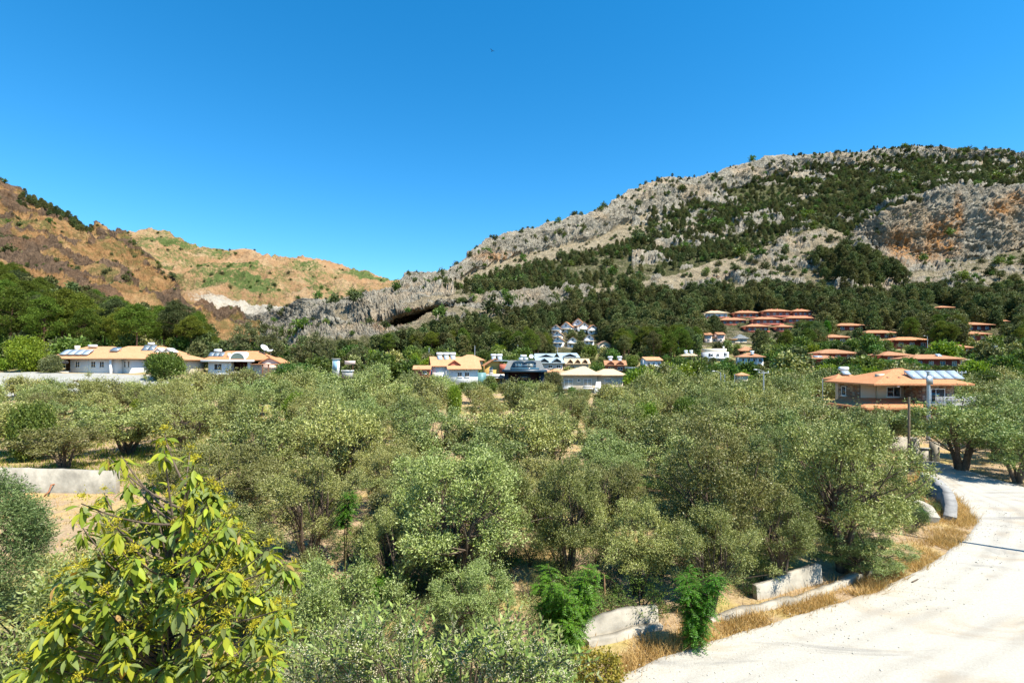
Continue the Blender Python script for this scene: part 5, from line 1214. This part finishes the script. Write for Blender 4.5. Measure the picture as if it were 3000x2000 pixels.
# valley-foot pines on the ground sheet, right of centre
for _ in range(2200):
    x = rng.uniform(830, 3150); Y = rng.uniform(185, 300); X = (x-CX)/F*Y; z = gz(X, Y); h = rng.uniform(8, 12.5)
    if x < 1500 and Y < 225: continue
    if rng.random() < .45 and Y < 230: continue
    if hidden(X, Y, z, h, h*.55) or too_high(x, Y, z, h, 0): continue
    pines.append((X, Y, z, h, 0))
# left hill and far range scrub
areaL = np.linalg.norm(np.cross(np.gradient(ptsL, axis=1), np.gradient(ptsL, axis=0)), axis=-1)
XL = np.broadcast_to(xsL[None], areaL.shape)
dl = 1/240.*(.2+2*sstep(0, .3, fbm(ptsL, 30, 2, 151))) + ((XL > 25) & (XL < 285) & (SGL > 2.58) & (SGL < 3.02))*1/42.*sstep(20, 90, XL) + ((SGL > 2.9) & (SGL < 3.02))/160.
dl = np.where((SGL < .5) | (SGL > 3.1) | (XL < -250), 0, dl); pl = dl*areaL
for q in rng.choice(pl.size, int(pl.sum()), p=(pl/pl.sum()).ravel()):
    i, j = divmod(int(q), pl.shape[1]); X, Y, z = ptsL[i, j]
    if SGL[i, j] > 2.55 and 25 < XL[i, j] < 285 and rng.random() < .6: pines.append((X, Y, z-.3, rng.uniform(5, 9), 0))
    else:
        h = np.exp(rng.normal(.25, .45)); scrub.append((X, Y, z-.2, h, h*1.4))
areaF = np.linalg.norm(np.cross(np.gradient(ptsF, axis=1), np.gradient(ptsF, axis=0)), axis=-1)
df = gF*1/700.+((SGF > 3.9) & (SGF < 4.02))/700.; df = np.where((SGF > 4.02) | (SGF < .4), 0, df); pf = df*areaF
for q in rng.choice(pf.size, min(4500, int(pf.sum())), p=(pf/pf.sum()).ravel()):
    i, j = divmod(int(q), pf.shape[1]); X, Y, z = ptsF[i, j]; h = rng.uniform(1.5, 4.); scrub.append((X, Y, z-.3, h, h*1.3))
pl_ = sorted([p for p in pines if p[4]], key=lambda t: -t[3]/t[1]); po_ = sorted([p for p in pines if not p[4]], key=lambda t: -t[3]/t[1])
keep = pl_[:130]+po_[:165]; rest = pl_[130:]+po_[165:]
for X, Y, z, h, left in keep:
    nr = Y < 240; xp = CX+F*X/Y
    if left: lab = 'tall round crowned pine of the wood behind the %s' % ('white house' if xp < 330 else 'orange roofed house' if xp < 470 else 'garden annexe')
    else: lab = 'dark green pine near the %s on the mountain foot' % min(HN, key=lambda q: (q[0]-X)**2+(q[1]-Y)**2)[2]
    plant('pine_tree', PN_NEAR[int(rng.integers(4))] if nr else PN_FAR[int(rng.integers(4))], (X, Y, z), rng.uniform(0, 6.28), h/(12. if nr else 10.), lab, 'pine tree', 'pines of the left wood' if left else 'pines at the foot of the mountain')
print('pines', len(pines), 'left', nl, 'scrub', len(scrub))
def scatter(name, label, cat, pts, scales, protos, seed=1):
    """one object whose instances are plants; protos are (mesh, mesh) pairs joined to one prototype"""
    r = np.random.default_rng(seed); n = len(pts); me = bpy.data.meshes.new(name); me.vertices.add(n)
    me.vertices.foreach_set('co', np.asarray(pts, np.float32).ravel())
    for an, typ, val in (('rot', 'FLOAT', r.uniform(0, 6.28, n).astype(np.float32)), ('pick', 'INT', r.integers(0, len(protos), n).astype(np.int32))):
        a = me.attributes.new(an, typ, 'POINT'); a.data.foreach_set('value', val)
    a = me.attributes.new('size', 'FLOAT_VECTOR', 'POINT'); a.data.foreach_set('vector', np.asarray(scales, np.float32).ravel())
    o = link(bpy.data.objects.new(name, me)); tag(o, label, cat, None, 'stuff')
    ng = bpy.data.node_groups.new(name, 'GeometryNodeTree'); ng.interface.new_socket('Geometry', in_out='INPUT', socket_type='NodeSocketGeometry'); ng.interface.new_socket('Geometry', in_out='OUTPUT', socket_type='NodeSocketGeometry')
    gi, go, jn = ng.nodes.new('NodeGroupInput'), ng.nodes.new('NodeGroupOutput'), ng.nodes.new('GeometryNodeJoinGeometry')
    def named(nm, t):
        x = ng.nodes.new('GeometryNodeInputNamedAttribute'); x.data_type = t; x.inputs['Name'].default_value = nm; return x.outputs['Attribute']
    rot = ng.nodes.new('ShaderNodeCombineXYZ'); ng.links.new(named('rot', 'FLOAT'), rot.inputs['Z']); sz = named('size', 'FLOAT_VECTOR'); pk = named('pick', 'INT')
    for k, (a_, b_) in enumerate(protos):
        po = bpy.data.objects.new(name+'_source', join_meshes(name+'_source', a_, b_))
        oi = ng.nodes.new('GeometryNodeObjectInfo'); oi.inputs['Object'].default_value = po; oi.transform_space = 'ORIGINAL'
        ip = ng.nodes.new('GeometryNodeInstanceOnPoints'); cp = ng.nodes.new('FunctionNodeCompare'); cp.data_type = 'INT'; cp.operation = 'EQUAL'
        ints = [s for s in cp.inputs if s.type == 'INT']; ng.links.new(pk, ints[0]); ints[1].default_value = k
        ng.links.new(gi.outputs[0], ip.inputs['Points']); ng.links.new(cp.outputs[0], ip.inputs['Selection']); ng.links.new(oi.outputs['Geometry'], ip.inputs['Instance'])
        ng.links.new(rot.outputs[0], ip.inputs['Rotation']); ng.links.new(sz, ip.inputs['Scale']); ng.links.new(ip.outputs[0], jn.inputs[0])
    ng.links.new(jn.outputs[0], go.inputs[0]); md = o.modifiers.new('scatter', 'NODES'); md.node_group = ng
    return o
def join_meshes(name, *ms):
    acc = MB(); mats = []
    for k, m in enumerate(ms):
        v = np.empty(len(m.vertices)*3, np.float32); m.vertices.foreach_get('co', v); li = np.empty(len(m.loops), np.int32); m.loops.foreach_get('vertex_index', li)
        acc.add(v.reshape(-1, 3), li.reshape(-1, 4), k); mats.append(m.materials[0])
    return acc.mesh(name, mats)
def sc3(h, w, H, W): return (w/W, w/W, h/H)
scatter('pine_wood', 'dense dark pine wood covering the mountain slopes', 'pine wood', [(a, b, c) for a, b, c, *_ in rest], [(t[3]/10.*1.05,)*2+(t[3]/10.,) for t in rest], PN_FAR, 3)
scatter('hillside_scrub', 'dark scrub bushes dotted over the rocky hillsides', 'scrub', [(a, b, c) for a, b, c, *_ in scrub], [sc3(t[3], t[4], 2.05, 2.6) for t in scrub], BU_FAR, 4)
scatter('garden_undergrowth', 'mixed green undergrowth filling the gardens between the houses', 'undergrowth', [(a, b, c) for a, b, c, *_ in g_rest], [sc3(t[3], t[4], 2.05, 2.6) for t in g_rest], BU[:3]+[BU[5]], 5)

un = []
for _ in range(1000):
    Y = rng.uniform(14.5, 42); X = rng.uniform(-.8, .9)*Y
    if on_road([X], [Y], 1.6)[0] or (X < -15 and Y > 27): continue
    h = rng.uniform(.4, 1.35); un.append((X, Y, gz(X, Y)-.05, h, h*rng.uniform(1.1, 1.9)))
US = [bush_proto(660+k, 2600, .075, .018, K=14, mat=m) for k, m in enumerate((M_OLIVE, M_SCRUB, M_BUSH))]
scatter('grove_undergrowth', 'low suckers and weeds under the near olive trees', 'undergrowth', [u[:3] for u in un], [sc3(u[3], u[4], 2.05, 2.6) for u in un], US, 6)
# palms and cypress among the villas ----------------------------------------
def palm_proto(seed, n=26):
    r = np.random.default_rng(seed); tr = MB().tube([(0, 0, -.5), (.05, 0, 2.), (.1, .05, 4.2)], [.24, .2, .17], 7); fr = MB()
    for k in range(n):
        a = k*2.4; el = r.uniform(-.3, 1.15); L = r.uniform(1.5, 2.1); d = np.array([math.cos(a)*math.cos(el), math.sin(a)*math.cos(el), math.sin(el)])
        t = np.linspace(0, 1, 6)[:, None]; ax = np.array([.1, .05, 4.2])+d*L*t-np.array([0, 0, .75])*t**2
        side = unit(np.cross(d, [0, 0, 1.]))
        for q in range(5):
            for s in (-1, 1):
                for e in (0, .5):
                    b = ax[q]*(1-e)+ax[q+1]*e; tip = b+side*s*.42*(1-.5*q/5)+d*.25-np.array([0, 0, .15]); fr.add([b, b+d*.12, tip], [(0, 1, 2)])
        fr.tube(ax, np.linspace(.025, .008, 6), 3)
    return tr.mesh('trunk', M_BARK, True), fr.mesh('fronds', M_PALM)
PALM = [palm_proto(800+k) for k in range(3)]
for k, (x, yt, Y) in enumerate([(2425,975,220),(2500,972,236),(2555,985,226),(2610,972,228),(2690,968,232),(2740,985,205),(2640,1005,196),(2380,1022,180),(2470,1018,188),(2565,1030,178),(2618,1020,185),(2700,1028,176),(2500,1048,160),(2860,975,220),(2850,1025,180),(2240,930,312),(2205,942,308),(2330,920,326)]):
    X = (x-CX)/F*Y; zt = ZC+(HZ-yt)/F*Y; sc = rng.uniform(.85, 1.25); z = min(zt-5.0*sc, gz(X, Y)) if Y < 240 else zt-5.*sc
    o = plant('palm_tree', PALM[k % 3], (X, Y, zt-5.*sc), rng.uniform(0, 6), sc, 'fan palm with shaggy pale green crown among the red villas', 'palm tree', 'palms among the red villas', ('trunk', 'fronds'))
cyp = bush_proto(830, 2600, .45, .12, h=8., R=1.2, K=30, mat=M_FEATH); X = (2425-CX)/F*245; plant('cypress_tree', cyp, (X, 245, ZC+(HZ-985)/F*245), 0, 1., 'bright green columnar cypress right of the terraced villas', 'cypress', None, ('stem', 'foliage'))
# ------------------------------------------------------------------ feathery saplings near the road
def feather_mesh(seed, stems, n, h, spread, rl=.36, pairs=9, ll=.06, lw=.012, mat=M_FEATH, bare=.15, start=.2):
    r = np.random.default_rng(seed); st = MB(); P0, A, W = [], [], []
    for s in range(stems):
        a = 6.283*s/stems+r.uniform(-.6, .6); top = np.array([math.cos(a)*spread*r.uniform(.2, 1), math.sin(a)*spread*r.uniform(.2, 1), h*r.uniform(.65, 1)])
        pts = bez((0, 0, -.15), (top[0]*.3, top[1]*.3, top[2]*.55), top, 9); st.tube(pts, np.linspace(.03, .006, 9), 5)
        for k in range(n//stems):
            t = r.uniform(start, 1)**.8*8; i = min(7, int(t)); b = pts[i]*(1-(t-i))+pts[i+1]*(t-i)
            az = r.uniform(0, 6.283); d = np.array([math.cos(az), math.sin(az), r.uniform(-.1, .8)]); d /= np.linalg.norm(d); L = rl*r.uniform(.6, 1.2)
            q = np.linspace(.12, 1, pairs); ax = b+d*L*q[:, None]-np.array([0, 0, .45*L])*q[:, None]**2
            tan = unit(np.gradient(ax, axis=0)); side = unit(np.cross(tan, [0, 0, 1.]))
            for sg_ in (-1, 1):
                l = ll*(1-.35*np.abs(q-.5)*2)[:, None]; P0.append(ax); A.append(unit(side*sg_+tan*.35+r.normal(0, .15, ax.shape)-np.array([0, 0, .25]))*l); W.append(unit(tan+r.normal(0, .2, ax.shape))*lw)
            st.tube(np.stack([b, ax[pairs//2], ax[-1]]), [.006, .004, .002], 3)
    v, f = quads(np.concatenate(P0), np.concatenate(A), np.concatenate(W))
    return st.mesh('stem', simple('green_stem', (.12, .10, .04), .8, .2, .2, 8)), MB().add(v, f).mesh('foliage', mat)
def feather(x, yb, seed, label, name='feathery_sapling', **kw):
    X, Y = GP(x, yb); return plant(name, feather_mesh(seed, **kw), (X, Y, gz(X, Y)), 0, 1., label, 'sapling', None, ('stem', 'foliage'))
feather(1655, 1975, 901, 'large bright green feathery bush at the corner of the road', 'feathery_bush', stems=18, n=2700, h=2.9, spread=1.0, rl=.40, ll=.075, lw=.019, start=.04)
feather(2035, 1905, 902, 'bright green feathery sapling standing on the dry verge', stems=7, n=800, h=2.4, spread=.65, rl=.42, ll=.075, lw=.016, start=.1)
feather(1010, 1690, 903, 'slender sapling with bright green feathery top on a bare stem', stems=2, n=200, h=3.5, spread=.35, rl=.45, ll=.09, lw=.02, start=.62)
feather(1110, 1800, 904, 'dark green leafy feathery shrub in the shade of the grove', 'feathery_bush', stems=9, n=800, h=1.9, spread=1.35, rl=.45, ll=.08, lw=.02, start=.15)
feather(950, 1815, 906, 'low green feathery shrub beside the dark green leafy one', 'feathery_bush', stems=5, n=160, h=1.2, spread=.9, rl=.42, ll=.08, lw=.02, start=.15)
M_RUDDY = foliage('ruddy_yellow_leaf', (.16, .15, .02), (.36, .27, .04), None, .3, .45, .3, .05, .01)
rb = bush_proto(905, 4200, .075, .026, h=1.15, R=.85, K=16, mat=M_RUDDY)
X, Y = GP(1745, 2030); plant('low_shrub', rb, (X, Y, gz(X, Y)), .4, 1., 'low yellowish shrub with reddish tips at the near road corner', 'shrub', None, ('stem', 'foliage'))
# bluish feathery tree at the left edge
r9 = np.random.default_rng(950); lobes = []
for k in range(40):
    d = runit(r9, 1)[0]; c = np.array([0, 0, 5.2])+d*np.array([.85, .85, 1.25])*r9.uniform(.4, 1)**.5; s = r9.uniform(.2, .36); lobes.append((c, (s, s, s)))
cv, cf = leaf_cloud(r9, lobes, 52000, .07, .010, .45, 9, .35, (0, 0, 4.8), .035)
tb = MB(); tb.tube([(0, 0, -.3), (.05, 0, 2.5), (0, .05, 5.)], [.14, .1, .05], 7)
for c, s in lobes: tb.tube(bez((0, 0, max(2., c[2]-1.2)), (c[0]*.4, c[1]*.4, c[2]-.4), c, 5), [.035, .03, .02, .014, .008], 4)
plant('bluish_tree', (tb.mesh('trunk', M_BARK, True), MB().add(cv, cf).mesh('crown', M_BLUE)), (-10.9, 10.5, 0), 0, (.95, .95, .92), 'soft bluish green feathery tree left of the retaining wall', 'tree')

# ------------------------------------------------------------------ big-leaved tree in the foreground
def leaf_mesh(seed, mat, L=1., wr=.19):
    r = np.random.default_rng(seed); t = np.linspace(0, 1, 7); w = wr*np.sin(np.pi*np.clip(t, .02, 1)**.85)**.85; w[0] = .012; w[-1] = .004
    dr = r.uniform(.12, .3); z = -dr*t**2; fold = r.uniform(.25, .5); tw = r.uniform(-.25, .25)
    V = []
    for i in range(7):
        e = w[i]*fold; V += [(t[i]*L, -w[i], z[i]+e+tw*w[i]*t[i]), (t[i]*L, 0, z[i]), (t[i]*L, w[i], z[i]+e-tw*w[i]*t[i])]
    f = []
    for i in range(6):
        b = 3*i; f += [(b, b+1, b+4, b+3), (b+1, b+2, b+5, b+4)]
    m = MB().add(V, f); m.tube([(-.13, 0, .01), (0, 0, 0)], .012, 3)
    return m.mesh('leaf', mat, True)
def glossy_leaf(name, a, b, back):
    return foliage(name, a, b, back, .3, .48, .16, .22, .018)
M_AVO = [glossy_leaf('broad_leaf_green', (.085, .15, .006), (.19, .26, .012), (.2, .26, .03)), glossy_leaf('broad_leaf_yellow', (.22, .26, .008), (.36, .38, .015), (.32, .35, .03)), glossy_leaf('broad_leaf_orange', (.38, .20, .03), (.50, .27, .04), (.4, .25, .08)), glossy_leaf('broad_leaf_dark', (.04, .085, .012), (.09, .15, .02), (.16, .2, .06))]
AV = [[leaf_mesh(1000+10*m+k, M_AVO[m], 1., (.17, .19, .21, .165)[k]) for k in range(4)] for m in range(4)]
WH = [(940,190),(935,285),(1085,285),(1105,380),(620,320),(690,315),(745,455),(870,465),(465,600),(560,640),(640,760),(785,600),(850,565),(960,640),(1050,645),(1190,590),(1340,640),(1290,705),(880,745),(990,835),(1120,890),(665,735),(700,905),(775,900),(1080,1160),(1385,1040),(1550,855),(1625,935),(1690,975),(560,1065),(500,1095),(420,1135),(735,1085),(350,1040),(300,1205),(550,1215),(620,1215),(680,1205),(820,1190),(1030,1175),(1255,1255),(1505,1245),(1440,1345),(1585,1215),(1680,1360),(255,1455),(150,1535),(240,1330),(330,1265),(785,1275),(1160,1460),(940,1405),(590,1290),(460,1300),(520,1420),(700,1420),(820,1500),(400,1420),(1300,1500),(1010,1530),(1090,730),(1000,740),(1200,780),(600,520),(900,900),(1280,980),(1190,1010),(560,880),(470,730),(1370,750),(640,1540),(320,1540)]
r8 = np.random.default_rng(77); av = empty('broad_leaved_tree', (-3.45, 5.05, 0)); tag(av, 'foreground tree with large drooping glossy yellow green leaves and yellow flower sprays', 'tree')
O = np.array((-3.45, 5.05, 0)); whorls = []
for zx, zy in WH:
    x, y = zx/1.96+rng.uniform(-4, 4), 1200+zy/1.96; Y = 5.05+r8.normal(0, .42)-.25*(y-1500)/500; whorls.append((np.array(P(x, y, Y))-O+np.array([0, 0, .09]), 1.))
for _ in range(300):
    zt = 4.3+2.9*r8.random()**1.35; rad = np.interp(zt, [4.3, 5.2, 6., 7.2], [1.75, 1.55, 1.1, .35]); a = r8.uniform(0, 6.28); q = math.sqrt(r8.random())*rad
    whorls.append((np.array([math.cos(a)*q-.1, math.sin(a)*q+.35, zt]), .9))
for _ in range(70):
    x = r8.uniform(90, 800); y = r8.uniform(1640, 2040)
    if abs(x-430) > np.interp(y, [1640, 2000], [260, 400]): continue
    whorls.append((np.array(P(x, y, r8.uniform(4.3, 5.))) - O, 1.))
nb = 0
trunk_pts = np.array([(0, 0, -.3), (.04, 0, 2.), (.02, .03, 4.), (.07, 0, 5.6), (.12, .0, 6.7), (.2, .05, 7.2)]); trm = MB().tube(trunk_pts, [.11, .09, .06, .04, .02, .006], 8)
trm.build('trunk', simple('dark_bark', (.06, .045, .03), .95, .1, .35, 7, .02), av, True)
brm = MB(); leaves = []; fl = []
for w, s in whorls:
    z0 = np.clip(w[2]-r8.uniform(.35, .9), 2.2, 7.3); b0 = np.array([np.interp(z0, trunk_pts[:, 2], trunk_pts[:, k]) for k in range(2)]+[z0])
    nb += 1
    if nb < 75 or nb % 3 == 0: brm.tube(bez(b0, (b0+w)/2+np.array([0, 0, -.12]), w, 6), np.linspace(.014, .005, 6), 5)
    nL_ = int(r8.integers(12, 19)); young = r8.random() < .5; a0 = r8.uniform(0, 6.28)
    for k in range(nL_):
        az = a0+k*2.399; el = r8.uniform(-1.15, .15)-.3*(k % 3 == 0); L = r8.uniform(.092, .16)*s
        dr = np.array([math.cos(az)*math.cos(el), math.sin(az)*math.cos(el), math.sin(el)])
        base = w+dr*.03+np.array([0, 0, -.02*k/3]); mt = r8.choice(4, p=[.43, .385, .007, .178] if young else [.56, .17, .01, .26]); leaves.append((base, az, el, r8.uniform(-.5, .5), L, mt, int(r8.integers(4))))
    if r8.random() < .62:
        n = 70; fl.append((w+np.array([0, 0, .02])+runit(r8, n)*np.abs(r8.normal(0, .055, (n, 1)))*np.array([1, 1, .7])+np.array([0, 0, .04])))
brm.build('branches', M_BARK, av, True)
def leaf_mat4(L): return Matrix.Translation(L[0]) @ Matrix.Rotation(L[1], 4, 'Z') @ Matrix.Rotation(-L[2], 4, 'Y') @ Matrix.Rotation(L[3], 4, 'X') @ Matrix.Diagonal((L[4], L[4], L[4], 1))
eye = np.array((0, 0, ZC))-O
leaves.sort(key=lambda L: np.linalg.norm(L[0]-eye)-2.2*L[4]-.35*(L[0][2]-6))
for L in leaves[:295]:
    o = link(bpy.data.objects.new('leaf', AV[L[5]][L[6]]), av); o.matrix_local = leaf_mat4(L)
for mt in range(4):
    acc = MB()
    for L in leaves[295:]:
        if L[5] != mt: continue
        me = AV[mt][L[6]]; v = np.empty(len(me.vertices)*3); me.vertices.foreach_get('co', v); v = v.reshape(-1, 3); M4 = np.array(leaf_mat4(L)); li = np.empty(len(me.loops), np.int32); me.loops.foreach_get('vertex_index', li)
        acc.add(v @ M4[:3, :3].T + M4[:3, 3], li.reshape(-1, 4))
    if acc.n: o = acc.build('foliage', M_AVO[mt], av, True); o['kind'] = 'stuff'
fp = np.concatenate(fl); A = unit(runit(r8, len(fp))+np.array([0, 0, .6]))*.032; W = unit(np.cross(A, r8.normal(size=A.shape)))*.0045; v, f = quads(fp, A, W)
o = MB().add(v, f).build('flower_sprays', M_YELLOW, av); o['kind'] = 'stuff'

# ------------------------------------------------------------------ flowering olive sprigs at the bottom
M_SPR = foliage('sprig_leaf', (.09, .14, .03), (.29, .345, .085), (.33, .37, .19), .2, .45, .25, .15, .015)
M_BUD = simple('cream_flower_bud', (.42, .40, .24), .8, .2, .1, 20)
def sprig_mesh(seed):
    r = np.random.default_rng(seed); L = r.uniform(.26, .4); t = np.linspace(0, 1, 9)[:, None]
    bend = r.normal(0, .12, 2); ax = np.c_[bend[0]*t**2, bend[1]*t**2, L*t]; m = MB().tube(ax, np.linspace(.004, .0015, 9), 4, 1)
    for k in range(15):
        q = .08+.92*k/15; p = np.array([np.interp(q, t[:, 0], ax[:, c]) for c in range(3)])
        for s in (0, math.pi):
            a = 1.57*(k % 2)+s+r.uniform(-.3, .3); el = r.uniform(.35, 1.15); l = r.uniform(.055, .085)*(1-.3*q**3); d = np.array([math.cos(a)*math.cos(el), math.sin(a)*math.cos(el), math.sin(el)])
            w = unit(np.cross(d, [0, 0, 1.]))*.0092; nrm = np.cross(w, d)*1.4
            m.add([p, p+d*l*.35+w+nrm*.1, p+d*l*.4+nrm*0, p+d*l*.35-w+nrm*.1, p+d*l], [(0, 1, 2, 3)], 0); m.add([p+d*l*.35+w+nrm*.1, p+d*l, p+d*l*.35-w+nrm*.1, p+d*l*.4], [(0, 1, 2, 3)], 0)
            if k < 10 and r.random() < .42:
                for b in range(7):
                    c = p+d*.02+np.array([0, 0, .012])+r.normal(0, .011, 3); m.add(octa*.0055+c, of, 2)
    return m.mesh('sprig', [M_SPR, M_BARK, M_BUD])
SP = [sprig_mesh(1100+k) for k in range(8)]
ol = empty('flowering_olive_tree', (-.42, 3.75, 0)); tag(ol, 'olive treetop with pale flower buds and upright silvery sprigs at the bottom edge', 'olive tree'); O2 = np.array((-.42, 3.75, 0)); r7 = np.random.default_rng(78)
trm = MB().tube([(0, 0, -.3), (.1, 0, 2.), (0, .1, 3.6), (.0, 0, 5.6)], [.15, .12, .09, .03], 7); brm = MB(); nn = 0; tips = []
while nn < 300:
    x = r7.uniform(880, 1660); Y = r7.uniform(3.1, 4.5); top = np.interp(x, [880, 930, 1000, 1090, 1180, 1260, 1330, 1420, 1520, 1600, 1660], [2000, 1940, 1885, 1868, 1905, 1960, 1895, 1872, 1905, 1950, 2010])
    y = top+abs(r7.normal(0, 75))+25*(Y > 4.)
    p = np.array(P(x, y, Y))-O2-np.array([0, 0, .1]); tips.append(p); nn += 1
for k, p in enumerate(tips):
    o = link(bpy.data.objects.new('sprig', SP[k % 8]), ol); o.location = p; lean = math.atan2(p[1], p[0]); tl = r7.uniform(0, .75)
    o.rotation_euler = (Matrix.Rotation(lean, 3, 'Z') @ Matrix.Rotation(tl, 3, 'Y') @ Matrix.Rotation(r7.uniform(0, 6), 3, 'Z')).to_euler(); o.scale = (r7.uniform(.85, 1.2),)*3
    if k % 2 == 0:
        b0 = np.array([p[0]*.25, p[1]*.25, min(5.6, p[2]-.5)]); brm.tube(bez(b0, (b0+p)/2+np.array([0, 0, -.1]), p, 5), np.linspace(.016, .005, 5), 4)
trm.build('trunk', M_BARK, ol, True); brm.build('branches', M_BARK, ol, True)
inn = [(np.array([r7.uniform(-1.0, 1.0), r7.uniform(-.2, .9), r7.uniform(4.7, 5.55)]), .34) for _ in range(26)]
cv, cf = leaf_cloud(r7, inn, 9000, .068, .0095, .6, 9, .3, (0, 0, 4.9), .03); o = MB().add(cv, cf).build('crown', M_SPR, ol); o['kind'] = 'stuff'

# ------------------------------------------------------------------ dry grass
def blades(n, base, hmin, hmax, wd, lean=.5, seed=5):
    r = np.random.default_rng(seed); hgt = r.uniform(hmin, hmax, n); a = r.uniform(0, 6.283, n); d = np.stack([np.cos(a), np.sin(a)], -1)*(lean*hgt*r.random(n))[:, None]
    b = r.uniform(0, 6.283, n); s = np.stack([np.cos(b), np.sin(b), 0*b], -1)*wd*r.uniform(.6, 1.3, (n, 1))
    v = np.stack([base-s, base+s, base+np.c_[d, hgt]], 1).reshape(-1, 3); return v, np.arange(3*n).reshape(-1, 3)
tg = np.gradient(rin, axis=0); tg /= np.linalg.norm(tg, axis=1)[:, None]; ns_ = np.stack([-tg[:, 1], tg[:, 0]], -1); flip = ((rout-rin)*ns_).sum(1) > 0; ns_[flip] *= -1
n = 30000; k = rng.integers(4, 148, n); wv = np.interp(np.arange(160), [0, 20, 60, 85, 100, 118, 140, 160], [1.0, .95, 1.0, 1.5, 2.4, 2.2, 1.2, .6])
off = np.abs(rng.normal(0, .55, n))*wv[k]-.12; clump = fbm(np.c_[rin[k]+ns_[k]*off[:, None], 0*off], .8, 2, 3)
xy = rin[k]+ns_[k]*off[:, None]+rng.normal(0, .12, (n, 2)); ok = clump > -.28; xy = xy[ok]
v, f = blades(len(xy), np.c_[xy, ground_z(xy[:, 0], xy[:, 1])-.02], .10, .46, .012, 1.3, 6)
hs_ = np.repeat(np.clip(.45+1.1*(clump[ok]+.28), .3, 1.15), 3).reshape(-1, 3); zz0 = np.repeat(v.reshape(-1, 3, 3)[:, :1, 2], 3, 1); vv_ = v.reshape(-1, 3, 3); vv_[..., 2] = zz0+(vv_[..., 2]-zz0)*hs_; v = vv_.reshape(-1, 3)
o = MB().add(v, f).build('dry_grass', M_DRYG); tag(o, 'golden dry grass verge along the curved road', 'dry grass', kind='stuff')
# tufts on the grove floor
nc = 5200; Yc = np.sqrt(rng.uniform(13**2, 70**2, nc)); Xc = rng.uniform(-1.1, 1.1, nc)*Yc; ok = ~on_road(Xc, Yc, .5); Xc, Yc = Xc[ok], Yc[ok]
bn = 9; xy = np.repeat(np.c_[Xc, Yc], bn, 0)+rng.normal(0, .16, (len(Xc)*bn, 2))*np.repeat(np.maximum(1, Yc/25), bn)[:, None]
v, f = blades(len(xy), np.c_[xy, ground_z(xy[:, 0], xy[:, 1])-.02], .08, .34, .016, .9, 7); sc = np.repeat(np.maximum(1, np.repeat(Yc, bn)/28), 3)
o = MB().add(v, f).build('grove_grass', M_DRYG); tag(o, 'dry golden grass tufts on the grove floor', 'dry grass', kind='stuff')
nc = 3600; Yc = rng.uniform(34, 75, nc); Xc = rng.uniform(-1.1, -.25, nc)*Yc; xy = np.repeat(np.c_[Xc, Yc], 12, 0)+rng.normal(0, .3, (nc*12, 2))
v, f = blades(len(xy), np.c_[xy, ground_z(xy[:, 0], xy[:, 1])-.02], .12, .5, .03, .9, 8)
o = MB().add(v, f).build('green_weeds', M_GRNG); tag(o, 'fresh yellow green weeds under the left olive trees', 'weeds', kind='stuff')
